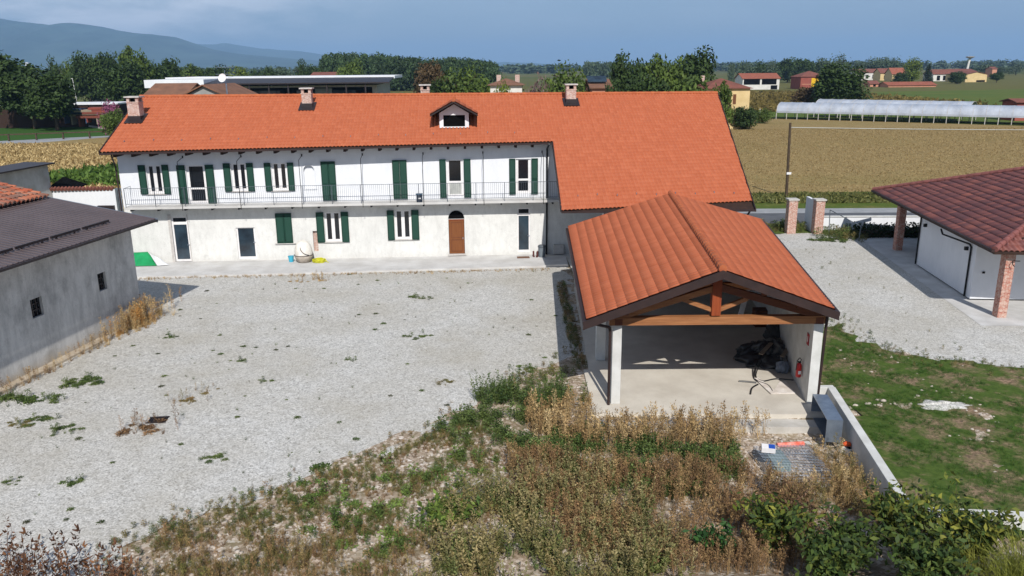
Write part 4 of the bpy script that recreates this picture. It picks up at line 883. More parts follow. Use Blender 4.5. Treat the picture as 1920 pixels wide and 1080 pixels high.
def wpt(u,o,z): dd=np.array([A_[0]-B_[0],A_[1]-B_[1]]); L_=np.linalg.norm(dd); dd/=L_; n_=np.array([-dd[1],dd[0]]); return (B_[0]+dd[0]*u+n_[0]*o,B_[1]+dd[1]*u+n_[1]*o,z)
for u,z in ((.95,2.33),(6.5,2.43)): MB().box(-.1,.1,-.06,.06,-.09,.09).build('wall_lamp',M['black_metal'],rbd).location=wpt(u,.07,z)
MB().path([wpt(7.3,.06,2.9),wpt(7.3,.06,0)],.045).build('downpipe',M['black_metal'],rbd)
MB().path([wpt(2.6,.75,2.98),wpt(2.4,.72,2.75),wpt(.6,.1,2.62),wpt(.5,.06,2.5),wpt(.5,.06,0)],.045).build('downpipe',M['black_metal'],rbd)
MB().box(23.0,23.12,37.83,37.86,1.3,1.4).build('vent',M['black_metal'],rbd)
# ================================================================ GATE PILLARS, ROAD WALL, POLE
for i,(px,lab) in enumerate(((0,'square brick gate pillar with grey cap, the freestanding one nearer the farmhouse'),(1,'square brick gate pillar with grey cap joined to a white wall'))):
    x,y=((19.16,54.62),(20.95,54.4))[i]
    r=wroot('gate_pillar',(x+.3,y+.3,-.1),lab,'pillar','brick gate pillars')
    MB().box(x,x+.6,y,y+.6,-.1,2.22).build('shaft',brick('brick_gate%d'%i,(166,98,80),(142,80,64),(200,184,172),1,.075,.025),r)
    MB().box(x-.07,x+.67,y-.07,y+.67,2.221,2.31).build('cap',M['concrete'],r)
    if i: MB().prism([(x+.08,y+.6),(x+.28,y+.6),(x+.35,y+2.4),(x+.15,y+2.4)],-.1,2.15).build('side_wall',M['white_paint'],r)
rwl=wroot('road_wall',(30,56,0),'long low white wall along the road behind the hedge','wall')
MB().prism([(21.6,55.9),(60,54.6),(60,54.85),(21.6,56.15)],-.1,.82).build('wall',M['white_paint'],rwl)
MB().prism([(21.5,55.85),(60,54.55),(60,54.9),(21.5,56.2)],.821,.87).build('coping',M['pillar_conc'],rwl)
tp=wroot('utility_pole',(24.4,70.5,0),'leaning brown wooden utility pole on the verge beyond the gate','pole')
MB().tube((24.4,70.5,-.1),(24.22,70.5,6.4),.13,.10,10).build('shaft',M['bark'],tp); MB().box(24.2,24.6,70.3,70.32,1.95,2.15).build('plate',M['pvc'],tp)
wr=MB(); 
for (a,b) in (((24.22,70.5,6.0),(150,95,5.2)),): 
    pts=[tuple(np.array(L3(a,b,f))-np.array([0,0,4*1.0*f*(1-f)])) for f in np.linspace(0,1,20)]; wr.path(pts,.03,4)
tag(wr.build('overhead_wire',simple('wire_grey',(190,190,184),(176,176,170),1,.5)),'pale overhead wire running from the utility pole across the stubble','wire')
# bent frame near gate
tag(MB().path([(21.95,54.3,-.1),(22.0,54.6,1.55),(23.2,52.2,.85),(23.0,51.9,-.1)],.03,6).build('bent_frame',M['fence_grey']),'thin bent metal frame standing in weeds beside the white-walled pillar','frame')
p=G(1553,580,-.1)
tag(MB().path([(p[0]-.25,p[1]+.1,-.05),(p[0],p[1],-.02),(p[0]+.3,p[1]+.2,-.06)],.035,6).build('branch',M['bark']),'small dark branch lying on the gravel drive','branch')
# ================================================================ BACKGROUND BUILDINGS
FW=simple('far_white',(214,212,206),(196,194,188),.5,.9); FC=simple('far_cream',(212,188,140),(196,172,124),.5,.9); FY=simple('far_yellow',(222,180,38),(204,160,30),.5,.9)
FP=simple('far_pink',(196,142,116),(180,126,102),.5,.9); FR=simple('far_redwall',(150,84,72),(134,72,62),.5,.9); FG=simple('far_greywall',(150,150,148),(132,132,130),.5,.9)
BR=simple('shutter_brown',(110,72,44),(92,58,36),3,.8)
def bhouse(name,label,cat,x0,x1,yr,ye,D,depth,wall,roof,wins=(),hip=False,rot=0,group=None,ridge='x',chim=(),floor=-.1):
    a=AT(x0,ye,D); b=AT(x1,ye,D); ze=a[2]*.5+b[2]*.5; zr=AT((x0+x1)/2,yr,D+depth/2)[2]; zr=max(zr,ze+.6)
    cx=(a[0]+b[0])/2; w=(b[0]-a[0])
    r=empty(name,(cx,D,floor),rot,label,cat,group); ze-=floor; zr-=floor
    hw=w/2; o=.5; ww=hw-o
    MB().box(-ww,ww,0,depth,0,ze-.02).build('wall',wall,r) if ridge=='x' or hip else MB().box(-ww,ww,0,depth,0,ze-.02).build('wall',wall,r)
    m=MB(); y0,y1=-o,depth+o
    if hip:
        c=min(hw,(y1-y0)/2)*.95; A=(-hw+c,(y0+y1)/2,zr);B=(hw-c,(y0+y1)/2,zr)
        m.poly([(-hw,y0,ze),(hw,y0,ze),B,A]).poly([(hw,y0,ze),(hw,y1,ze),B]).poly([(hw,y1,ze),(-hw,y1,ze),A,B]).poly([(-hw,y1,ze),(-hw,y0,ze),A]).poly([(-hw,y0,ze-.01),(-hw,y1,ze-.01),(hw,y1,ze-.01),(hw,y0,ze-.01)])
    elif ridge=='x':
        t=.15; c=(y0+y1)/2
        m.hexa([(-hw,y0,ze-t),(hw,y0,ze-t),(hw,c,zr-t),(-hw,c,zr-t)],[(-hw,y0,ze),(hw,y0,ze),(hw,c,zr),(-hw,c,zr)])
        m.hexa([(-hw,c,zr-t),(hw,c,zr-t),(hw,y1,ze-t),(-hw,y1,ze-t)],[(-hw,c,zr),(hw,c,zr),(hw,y1,ze),(-hw,y1,ze)])
        for s in (-ww,ww): MB().poly([(s,0,ze-.02),(s,depth,ze-.02),(s,depth/2,zr-.3)]).build('gable',wall,r)
    else:
        t=.15
        for s in (-1,1):
            q1=[(s*hw,y0,ze),(0,y0,zr),(0,y1,zr),(s*hw,y1,ze)]; m.hexa([(p[0],p[1],p[2]-t) for p in q1],q1)
        MB().poly([(-ww,0,ze-.02),(ww,0,ze-.02),(0,0,zr-.25)]).build('gable',wall,r); MB().poly([(-ww,depth,ze-.02),(ww,depth,ze-.02),(0,depth,zr-.25)]).build('gable',wall,r)
    ro=m.build('roof',roof,r)
    for (fx,fw,z0,z1,mt) in wins:
        MB().box(-ww+2*ww*(fx-fw/2),-ww+2*ww*(fx+fw/2),-.05,-.003,ze*z0,ze*z1).build('window',mt,r)
    for fx in chim: MB().box(-hw+2*hw*fx-.35,-hw+2*hw*fx+.35,depth/2-.3,depth/2+.3,zr-.6,zr+.55).build('chimney',M['brick_pale'],ro)
    return r
dk_=M['dark']; gl=M['glass_dark']
def wrow(n,z0,z1,fw=.08,mt=None,a=.1,b=.9): return [(a+(b-a)*(k+.5)/n,fw,z0,z1,mt or dk_) for k in range(n)]
bhouse('small_house','small white hut with red roof among the dark trees at far left','house',165,196,153,163,290,7,FW,M['far_tile_orange'],wrow(2,.4,.8,.14))
# modern hall
hl=empty('modern_hall',(AT(510,150,175)[0],175,-.1),R(3),'long low modern hall with white roof edge and dark recessed porch behind the farmhouse','building')
a_=AT(290,150,175);b_=AT(732,143,175); Wd=(b_[0]-a_[0])/2; zt=(a_[2]+b_[2])/2+.1
MB().box(-Wd+1,Wd-3,0,30,0,zt-1.6).build('wall',M['concrete'],hl)
MB().hexa([(-Wd,-4,zt-1.2),(Wd,-4,zt-1.2),(Wd,8,zt-.3),(-Wd,8,zt-.3)],[(-Wd,-4,zt-.95),(Wd,-4,zt-.95),(Wd,8,zt-.05),(-Wd,8,zt-.05)]).build('canopy_roof',M['dark_metal'],hl)
MB().box(-Wd,Wd+.2,8,30,zt-.35,zt+.25).box(-Wd,-Wd+12,-4.2,8,zt-1.7,zt-.1).build('parapet',M['white_paint'],hl)
MB().box(-Wd+14,Wd-4,-.12,-.003,.3,zt-2).build('recess',M['dark'],hl)
for k in range(9):
    x_=-Wd+13+k*(2*Wd-18)/8; MB().box(x_-.15,x_+.15,-3.6,-3.3,0,zt-1.3).build('column',M['dark_metal'],hl)
for k in (2,3,5,6,7): x_=-Wd+13+k*(2*Wd-18)/8; MB().box(x_-3,x_+1.5,-.2,-.13,.8,zt-2.6).build('window',M['glass_blue'],hl)
MB().box(Wd-16,Wd-12.5,-.3,-.13,.3,zt-2.2).build('panel',FG,hl)
bhouse('brown_roof_house','low brown tiled house partly hidden behind the farmhouse ridge, left of its satellite dish','house',268,350,156,180,115,9,FC,M['far_tile_brown'],wrow(2,.4,.7),ridge='x')
bhouse('brown_gable_house','brown tiled gable-fronted house behind the farmhouse ridge below the round dish','house',335,432,157,182,110,12,FG,M['far_tile_brown'],(),ridge='y')
bhouse('farm_building','distant long dull red roof behind the white hall on its left part','house',340,412,143.5,148,250,9,FW,M['far_tile_orange'])
bhouse('farm_building','distant low brown-red roof behind the right end of the white hall','house',582,634,135,141,300,9,FP,M['far_tile'])
bhouse('white_house','white house with brown hipped roof and dish behind the farmhouse, between two green trees','house',913,985,147,160,125,10,FW,M['far_tile_brown'],wrow(3,.35,.8,.12),hip=True,chim=(.3,.8))
bhouse('brown_hut','low brown tiled roof with two solar panels right of the round green tree','house',1105,1150,148,164,135,12,FP,M['far_tile_brown'],())
p_=AT(1119,150,138); o=MB().hexa([(-1.6,0,0),(1.6,0,0),(1.6,2.0,.9),(-1.6,2.0,.9)],[(-1.6,0,.08),(1.6,0,.08),(1.6,2.0,.98),(-1.6,2.0,.98)]).build('solar_panel',M['glass_blue']); o.location=(p_[0],137,p_[2]-.3); tag(o,'pair of blue solar panels on the low brown roof','solar panel')
yh=bhouse('yellow_house','cream two-storey house with brown shutters beyond the right end of the farmhouse','house',1318,1412,147,166,150,11,FC,M['far_tile'],[(.48,.07,.62,.86,BR),(.66,.07,.62,.86,BR),(.46,.09,.18,.42,BR),(.62,.09,.18,.42,BR)],hip=True,chim=(.12,))
bhouse('red_roof_barn','white and black open barn with long bright red roof in the middle distance','barn',1391,1464,137,147,400,14,FW,M['far_tile_orange'],[(.25,.44,.45,.95,dk_),(.72,.40,.45,.95,dk_),(.86,.18,.02,.38,dk_)])
bhouse('villa','red-walled villa with yellow rounded bay half hidden by the big dark tree','house',1500,1552,133,144,400,14,FR,M['far_tile'],[(.62,.40,.05,.9,FY),(.62,.05,.5,.8,dk_),(.5,.9,.38,.43,FP)],hip=True)
bhouse('row_house','leftmost red-roofed village house right of the big dark tree','house',1604,1650,129,136,620,14,FW,M['far_tile'],wrow(3,.2,.7,.1))
bhouse('row_house','red-roofed village house with two pale walls, second from the left','house',1650,1682,128,137,600,12,FC,M['far_tile'],wrow(2,.2,.7,.14))
bhouse('row_house','brick-red village house just left of the round bright tree','house',1672,1700,127,139,580,12,FC,M['far_tile_orange'],wrow(2,.2,.7,.14))
bhouse('long_shed','long low orange tiled shed at the edge of the green pasture','shed',1664,1757,153,159.5,420,12,FP,M['far_tile_orange'],())
bhouse('small_hut','tiny pink walled hut left of the long orange shed','shed',1630,1650,151,157,430,8,FP,M['far_tile'],wrow(1,.1,.8,.3))
bhouse('farmstead','white village house with wide dark red roof right of the pointed conifer','house',1749,1795,130,139,560,14,FW,M['far_tile'],wrow(3,.1,.8,.14))
bhouse('farm_building','flat dark red roofs behind the cream shed','house',1790,1832,129,134,640,20,FP,M['far_tile'])
bhouse('cream_shed','plain cream gabled shed with one dark door in the far right fields','shed',1810,1853,134,139,520,24,FC,M['far_tile'],[(.72,.4,.02,.25,dk_)],ridge='y')
bhouse('small_house','tiny pink house beside the far right tree line','house',1860,1871,125,129,700,10,FP,M['far_tile'],())
bhouse('rusty_shed','small dark red shed at the right edge behind the greenhouse','shed',1903,1935,187,191,165,5,FR,M['far_tile'],())
# distant tower, water tower, lamp poles
tw=empty('tower_block',(AT(51,130,2600)[0],2600,0),0,'distant white tower block above the trees at the left edge','tower')
MB().box(-5,5,0,10,0,AT(51,117,2600)[2]).build('shaft',M['white_paint'],tw); MB().box(-16,-6,2,12,0,AT(51,130,2600)[2]).box(8,28,2,12,0,AT(51,130,2600)[2]).build('annexe',M['white_paint'],tw)
p_=AT(1812,127,700); wt_=empty('water_tower',(p_[0],700,-.1),0,'slender distant water tower with a flared head above the right village','tower')
MB().tube((0,0,0),(2,0,AT(1812,110,700)[2]),1.0,.8,8).build('stem',FW,wt_); MB().lathe((2,0,AT(1812,110,700)[2]),[(.8,0),(3.4,1.2),(3.4,1.8),(0,2.2)],12).build('tank',FG,wt_)
for px,yt,yb,D,l in ((143,147,178,240,'pale lamp post on the sports lawn, the taller one of the two'),(137,158,185,200,'pale lamp post on the sports lawn, the shorter one with a small head')):
    p_=AT(px,yb,D); r=empty('lamp_post',(p_[0],D,-.1),0,l,'lamp post','lamp posts'); h=AT(px,yt,D)[2]
    MB().tube((0,0,0),(-.4,0,h),.09,.06,6).build('mast',M['pvc'],r); MB().box(-.8,-.3,-.1,.1,h,h+.12).build('lamp_head',M['pvc'],r)
# dark fence and left yard clutter behind
df=empty('dark_fence',(-77,150,-.1),R(4),'long dark brown storage building with pale roof edge behind the left lawn','building')
a_=AT(60,190,172);b_=AT(216,184,172)
df.location=((a_[0]+b_[0])/2,172,-.1); w_=(b_[0]-a_[0])/2
MB().box(-w_*2.2,w_,0,8,0,4.6).build('wall',M['dark_wood'],df); MB().box(-w_*2.2-.2,w_+.2,-.3,8,4.6,4.9).build('roof_edge',M['white_paint'],df)
sc=empty('screen_fence',(0,0,-.1),0,'black screened fence at the right end of the left lawn','fence')
q1=G(118,230);q2=G(232,246)
m_=MB(); wallseg(m_,(q1[0],q1[1]),(q2[0]-1,q2[1]),.08,0,2.9); m_.build('screen',M['dark_metal'],sc)
m_=MB(); wallseg(m_,(q1[0],q1[1]-.3),(q2[0]-1,q2[1]-.3),.3,-.02,.35); m_.build('plinth',M['concrete'],sc)
for px,py,w,h,c,l,n in ((143,208,5,2.4,(60,80,110),'blue stored machine behind the black screened fence','machine'),(160,210,6,1.4,(150,136,118),'beige stored boards behind the black screened fence','boards'),(184,206,5,2.4,(140,70,58),'red parasol-like canopy behind the black screened fence','canopy'),(178,214,7,1.6,(120,66,54),'stack of red tiles behind the black screened fence','pallet')):
    p_=AT(px,py,166); o=MB().box(-w/2,w/2,-1,1,-.8,0).box(-w*.3,w*.3,-1.1,1.1,.002,.5).box(-w*.45,-w*.4,-.9,.9,-2.5,-.802).box(w*.4,w*.45,-.9,.9,-2.5,-.802).build('stored_'+n,simple('stored_'+n,c,None,1,.7),bevel=.1); o.location=(p_[0],166,p_[2]); tag(o,l,n)
# rail along left track
rf_=MB()
p0=(-110,130.0);p1=(-70,148)
for f in np.linspace(0,1,12): x_=-112+f*42; y_=127.5+f*16.5; rf_.box(x_-.12,x_+.12,y_-.1,y_+.1,-.1,1.1)
rf_.beam((-112,127.6,1.0),(-70,144.1,1.0),.08,.22); tag(rf_.build('road_barrier',M['bark']),'weathered post-and-rail barrier along the track beyond the left stubble','barrier')
# greenhouses
def greenhouse(lab,xa,ya,xb,yb,w,h,he,n,posts=True):
    r=empty('greenhouse',(xa,ya,-.1),math.atan2(yb-ya,xb-xa),lab,'greenhouse','polytunnels'); L=math.hypot(xb-xa,yb-ya)
    V=[];F=[];m=10;N=n*2
    for i in range(N+1):
        x=L*i/N; sc_=1.0+(.0 if i%2==0 else -.015)
        for j in range(m+1): a=math.pi*j/m; V.append((x,w/2-math.cos(a)*w/2*sc_,he+(h-he)*math.sin(a)**.8*sc_))
    for i in range(N):
        for j in range(m): b=i*(m+1)+j; F.append((b,b+1,b+m+2,b+m+1))
    mesh_np('film',V,F,PF,r)
    for i in range(n+1):
        x=L*i/n; s=MB()
        for j in range(m):
            a=math.pi*j/m;b=math.pi*(j+1)/m; s.beam((x,w/2-math.cos(a)*w/2*1.01,he+(h-he)*math.sin(a)**.8*1.01),(x,w/2-math.cos(b)*w/2*1.01,he+(h-he)*max(0,math.sin(b))**.8*1.01),.055,.05)
        s.build('hoop',M['sill'],r)
    s=MB(); s.box(0,L,-.12,-.05,he-.35,he+.02)
    s.build('side_curtain',PF,r)
    for i in range(n+1): MB().box(L*i/n-.06,L*i/n+.06,-.06,.06,-.02,he).build('post',M['concrete'],r)
    for i in range(0,n+1): MB().box(L*i/n-.06,L*i/n+.06,w-.06,w+.06,-.02,he).build('post',M['concrete'],r)
    return r
tt_=NT('greenhouse_film'); PF=tt_.out(tt_.ramp(tt_.noise(.5,tt_.co((1,.2,1))),[(.3,lin((146,152,162))),(.7,lin((180,186,196)))]),.3,0,.5)
greenhouse('long silvery polytunnel greenhouse nearest the stubble field',57.8,177.5,102,149,7,3.5,1.75,24)
greenhouse('second silvery polytunnel showing behind the ridge of the nearer one',68,183,92,163.5,7,3.9,1.9,12)
s=MB()
for px,py in ((1369,224),(1373,224),(1391,224),(1406,224),(1411,228),(1412,226),(1424,222),(1391,226)):
    pass
for i,(px,yt,yb) in enumerate(((1369,206,221),(1372,208,223),(1388,206,220),(1391,207,225),(1406,205,221),(1412,210,229),(1424,204,219))):
    p_=G(px,yb); o=MB().tube((0,0,0),(0,0,AT(px,yt,p_[1])[2]+.1),.14,.12,6).build('vineyard_post',M['concrete']); o.location=(p_[0],p_[1],-.1)
    tag(o,'bare concrete post standing in a loose row between the cream house and the greenhouse','post','bare concrete posts left of the greenhouse')
# ================================================================ TREES
def leaves(P,Nn,s,rg,asp=1.6):
    n=len(P); d=rg.normal(size=(n,3)); d=d/np.linalg.norm(d,axis=1)[:,None]; nn_=Nn+.7*rg.normal(size=(n,3)); nn_/=np.linalg.norm(nn_,axis=1)[:,None]
    a=np.cross(nn_,d); a/=np.linalg.norm(a,axis=1)[:,None]+1e-9; b=np.cross(nn_,a); s=s*rg.uniform(.6,1.3,n)[:,None]
    V=np.stack([P-a*s*asp*.5,P+b*s*.42+a*s*.1,P+a*s*asp*.5,P-b*s*.42+a*s*.1],1).reshape(-1,3); F=np.arange(n*4).reshape(-1,4); return V,F
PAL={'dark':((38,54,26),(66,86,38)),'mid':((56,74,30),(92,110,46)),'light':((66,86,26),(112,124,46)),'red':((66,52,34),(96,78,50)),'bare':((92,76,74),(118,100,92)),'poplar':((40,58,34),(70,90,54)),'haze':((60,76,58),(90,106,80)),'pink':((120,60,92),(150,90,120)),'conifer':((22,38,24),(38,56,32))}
def L_(c): return np.array(lin(c)[:3])
def crown_arrays(tint,seed,n=6500,lumps=60,size=.085,shape='round'):
    rg=np.random.default_rng(seed); c0,c1=map(L_,PAL[tint])
    d=rg.normal(size=(lumps,3)); d/=np.linalg.norm(d,axis=1)[:,None]; rad=rg.uniform(.3,.8,lumps)[:,None]
    C=d*rad; R0=rg.uniform(.2,.38,lumps)
    if shape=='poplar': C[:,:2]*=.8; 
    if shape=='cone':
        C[:,2]=rg.uniform(-1,.9,lumps); w=(1-C[:,2])*.5; an=rg.uniform(0,6.28,lumps); C[:,0]=np.cos(an)*w*.7; C[:,1]=np.sin(an)*w*.7; R0=.12+.2*w
    if shape=='round': C[:,2]=np.where(C[:,2]<-.5,C[:,2]*.75,C[:,2])
    li=rg.integers(0,lumps,n); q=rg.normal(size=(n,3)); q/=np.linalg.norm(q,axis=1)[:,None]; rr_=R0[li]*rg.uniform(.55,1.12,n)
    P=C[li]+q*rr_[:,None]; V,F=leaves(P,q*.8+np.array([0,0,.4]),size,rg)
    tone=np.clip(rg.uniform(0,1,lumps)[li]*.6+rg.uniform(0,1,n)*.4,0,1); col=c0+(c1-c0)*tone[:,None]; col=np.repeat(col,4,0)
    sc=np.quantile(np.abs(V),.993,axis=0); sc[2]=np.quantile(V[:,2],.997); V=V/np.maximum(sc,.5); V[:,2]=np.maximum(V[:,2],-1.0)
    return V,F,col
CR_CACHE={}
def crown_mesh(tint,var,shape,n,size):
    k=(tint,var,shape)
    if k not in CR_CACHE:
        V,F,c=crown_arrays(tint,sum(map(ord,tint+shape))*7+var*31,n,60,size,shape)
        o=mesh_np('crown',V,F,M['leaf'],None,cols=c); CR_CACHE[k]=o.data; COL.objects.unlink(o); bpy.data.objects.remove(o)
    return CR_CACHE[k]
TR={}
def trunk_mesh(v):
    if v not in TR:
        rg=random.Random(v); m=MB(); m.tube((0,0,0),(.02,.01,.5),.045,.03,8); m.tube((.02,.01,.5),(.0,.0,.8),.03,.012,6)
        for k in range(7):
            a=k*.9+rg.random(); z=.3+.07*k; m.tube((.01,0,z),(.28*math.cos(a),.28*math.sin(a),z+.2),.018,.005,5)
        o=m.build('trunk',M['bark']); TR[v]=o.data; COL.objects.unlink(o); bpy.data.objects.remove(o)
    return TR[v]
TN=[0]
def tree(label,px,ytop,wpx,D,tint='mid',low=.14,shape='round',n=6500,size=.085,name='tree',cat='tree',group=None,zb=-.1,lean=0,dep=1.0):
    TN[0]+=1; v=TN[0]%4
    x,_,zt=AT(px,ytop,D); sc_=(D*cP+(CH-zt)*sP)/CF; w=wpx*sc_/2*1.16; H=zt-zb
    r=empty(name,(x,D,zb),random.uniform(0,6.28),label,cat,group)
    t=bpy.data.objects.new('trunk',trunk_mesh(v)); COL.objects.link(t); t.parent=r; t.scale=(H*.75,H*.75,H*.95)
    c=bpy.data.objects.new('crown',crown_mesh(tint,v,shape,n,size)); COL.objects.link(c); c.parent=r
    hz=H*(1-low)/2; c.location=(0,0,H*low+hz*.97); c.scale=(w*1.04,w*dep,hz*1.04)
    return r
T_=tree
T_('huge dark tree filling the left edge of the picture above the lawn',-6,96,110,178,'dark',.12)
T_('broad dark olive tree with pale trunk, second from the left edge',48,128,100,168,'dark',.2)
T_('dark spreading tree with leaning trunk at the right of the left tree group',92,142,80,162,'dark',.22)
T_('tall narrow dark tree right of the white tower block',97,107,30,300,'dark',.05,n=3000)
T_('pale green tree between the narrow tree and the broad dark grove',124,114,34,300,'mid',.05,n=3000)
T_('broad dark tree forming the left part of the grove',158,102,56,285,'dark',.05)
T_('dark rounded tree in the middle of the grove',196,101,48,290,'dark',.05)
T_('tall tree with sunlit yellow-green top rising highest in the grove',245,90,56,262,'mid',.05)
T_('dark lower tree standing behind the first farmhouse chimney',232,116,72,240,'dark',.05)
T_('dark tree right of the highest grove tree, above the hall',286,118,50,270,'dark',.05)
T_('bushy dark tree above the left end of the white hall',312,112,44,290,'dark',.05)
T_('low mid green tree left of the grid antenna',352,122,56,320,'mid',.05,n=3000)
T_('low dark tree just behind the grid antenna',402,124,50,330,'dark',.05,n=3000)
T_('small yellowish green tree right of the grid antenna',448,126,44,330,'light',.05,n=2600)
T_('dark low tree above the middle of the white hall',492,128,44,340,'dark',.05,n=2600)
T_('hazy low tree left of the slim upright tree',530,126,40,380,'haze',.05,n=2200)
T_('slim upright tree above the right half of the hall',563,112,22,330,'dark',.05,'poplar',n=2400)
T_('dark low tree right of the slim upright tree',590,124,40,360,'dark',.05,n=2400)
T_('bright green rounded tree in front of the left end of the poplar wood',662,114,46,290,'mid',.05)
T_('reddish brown tree in front of the poplar wood',806,118,50,215,'red',.08)
T_('large light green tree right of the reddish tree, behind the ridge',872,124,86,150,'mid',.1)
T_('dark bush between the reddish tree and the light green tree',822,150,60,150,'dark',.02,n=2600)
T_('small bright tree in front of the white house with the brown hip roof',943,150,36,112,'light',.1,n=2600)
T_('bare purplish shrub tree right of the white house',1002,146,60,128,'bare',.05,n=1500)
T_('round light green tree behind the fourth chimney',1066,122,84,140,'mid',.08)
T_('clipped dark round bush left of the tall dark trees',1146,160,38,118,'dark',.02,n=2600,name='bush',cat='bush')
T_('tall dark tree, left one of the three beside the ridge end',1178,104,60,150,'dark',.06)
T_('tall light-topped tree, middle one of the three beside the ridge end',1240,106,76,156,'mid',.06)
T_('tallest dark round tree, right one of the three beside the ridge end',1306,94,72,165,'dark',.06)
T_('low dense dark tree hiding the base of the three tall trees, left side',1210,146,90,125,'dark',.03,n=3600)
T_('low dense green tree hiding the base of the three tall trees, right side',1290,150,100,125,'mid',.03,n=3600)
T_('small leafy tree against the left wall of the cream house',1354,156,46,118,'mid',.05,n=2600)
T_('broad dark bush below the balcony of the cream house',1396,198,44,150,'dark',.02,n=1800,name='bush',cat='bush')
T_('greyish green bush left of the greenhouse end',1430,203,34,165,'mid',.02,n=2000,name='bush',cat='bush')
T_('big dark round tree standing in front of the village above the greenhouse',1580,121,76,205,'dark',.10,n=6500,size=.06)
T_('brown withered bush left of the big dark round tree',1526,162,56,215,'red',.02,n=2200,name='bush',cat='bush')
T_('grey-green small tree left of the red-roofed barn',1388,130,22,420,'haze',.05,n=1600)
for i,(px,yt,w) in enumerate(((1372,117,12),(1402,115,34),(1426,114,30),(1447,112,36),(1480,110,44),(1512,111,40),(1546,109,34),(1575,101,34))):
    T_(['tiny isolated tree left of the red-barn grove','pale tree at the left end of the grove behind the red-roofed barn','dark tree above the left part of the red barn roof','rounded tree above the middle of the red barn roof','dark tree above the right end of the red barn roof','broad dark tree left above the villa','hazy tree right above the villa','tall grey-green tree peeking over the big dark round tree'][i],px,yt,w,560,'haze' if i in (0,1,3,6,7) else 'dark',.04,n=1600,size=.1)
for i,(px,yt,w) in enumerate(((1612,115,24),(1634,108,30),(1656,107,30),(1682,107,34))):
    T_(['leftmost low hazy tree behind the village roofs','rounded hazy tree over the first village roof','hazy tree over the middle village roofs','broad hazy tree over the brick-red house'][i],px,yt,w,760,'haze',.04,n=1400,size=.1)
T_('bright round-topped tree rising between the village houses',1715,108,30,470,'light',.05)
T_('dark bush left below the bright round-topped tree',1690,136,26,460,'dark',.02,n=1600,name='bush',cat='bush')
T_('pointed dark conifer right of the bright round-topped tree',1743,120,18,470,'conifer',.02,'cone',n=2400)
T_('dark bush in front of the white village house with the wide roof',1797,134,26,480,'dark',.02,n=1600,name='bush',cat='bush')
T_('small dark ball-shaped tree standing alone right of the cream shed',1871,135.5,20,500,'dark',.2,n=2200)
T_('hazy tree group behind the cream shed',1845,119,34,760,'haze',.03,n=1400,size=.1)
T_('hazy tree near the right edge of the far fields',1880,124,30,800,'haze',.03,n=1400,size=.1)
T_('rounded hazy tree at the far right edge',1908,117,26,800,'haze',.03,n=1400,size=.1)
T_('pink flowering shrub by the black fence left of the first chimney',205,190,34,150,'pink',.03,n=2000,name='shrub',cat='shrub')
T_('green shrub below the pink flowering shrub',214,206,40,143,'mid',.02,n=2000,name='shrub',cat='shrub')
def mass(name,label,cat,spec,tint,seed,nleaf=260,shape='round',size=.16):
    Vs=[];Fs=[];Cs=[];o=0; rg=np.random.default_rng(seed)
    for (x,y,w,h) in spec:
        V,F,c=crown_arrays(tint,int(rg.integers(1e6)),nleaf,14,size,shape); V=V*np.array([w/2,w/2,h/2])+np.array([x,y,h/2-.1]); Vs.append(V);Fs.append(F+o);Cs.append(c*rg.uniform(.8,1.2)); o+=len(V)
    return tag(mesh_np(name,np.concatenate(Vs),np.concatenate(Fs),M['leaf'],cols=np.concatenate(Cs)),label,cat,None,'stuff')
sp_=[]
for k in range(170):
    px=608+random.random()*316; D=430+random.random()*90; yt=np.interp(px,[605,640,700,760,800,850,900,925],[101,100,102,107,110,108,113,116])+random.uniform(-1,3.5); x,_,z=AT(px,yt,D); sp_.append((x,D,random.uniform(9,13),z+.1))
mass('poplar_wood','long even poplar wood behind the hall and the ridge','wood',sp_,'poplar',5,700,'poplar',.1)
sp_=[]
for k in range(420):
    px=-80+random.random()*2100; D=1500+random.random()*500
    if 1040<px<1100 or random.random()<.12: pass
    x,_,z=AT(px,random.uniform(118.5,124)-(px-960)*.009,D); sp_.append((x,D,random.uniform(20,46),max(5,z)))
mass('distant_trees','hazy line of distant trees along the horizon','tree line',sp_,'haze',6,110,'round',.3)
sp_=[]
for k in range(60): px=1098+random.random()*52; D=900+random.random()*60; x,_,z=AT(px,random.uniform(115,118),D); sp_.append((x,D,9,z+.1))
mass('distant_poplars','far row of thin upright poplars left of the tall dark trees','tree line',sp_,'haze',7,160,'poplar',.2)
# hedge, corn strip
def strip(name,label,cat,poly_fn,n,hr,pal,size,seed,kind='stuff',asp=3.0,up=1.2):
    rg=np.random.default_rng(seed); P=poly_fn(rg,n); h=rg.uniform(*hr,n); P[:,2]+=h*rg.uniform(.0,1,n)
    V,F=leaves(P,rg.normal(size=(n,3))*np.array([1,1,.25]),size,rg,asp); c0,c1=map(L_,pal); f=rg.uniform(0,1,n)[:,None]; c=np.repeat(c0+(c1-c0)*f,4,0)
    return tag(mesh_np(name,V,F,M['leaf'],cols=c),label,cat,None,kind)
def para(a,b,c,z=-.1): # a + s*b + t*c
    a,b,c=np.array(a),np.array(b),np.array(c)
    def f(rg,n): s=rg.uniform(0,1,(n,1)); t=rg.uniform(0,1,(n,1)); p=a+s*b+t*c; return np.concatenate([p,np.full((n,1),z)],1)
    return f
hd=empty('hedge',(0,0,0),0,'low dark green hedge in front of the long white road wall','hedge')
o=strip('foliage',None,None,para((23.2,53.0),(12,-.9),(.5,1.5)),9000,(.3,.9),((22,34,16),(46,62,26)),.13,21,None,1.5); o.parent=hd
o=MB().box(23.4,34.8,53.1,53.6,-.1,.35).build('stems',M['bark'],hd)
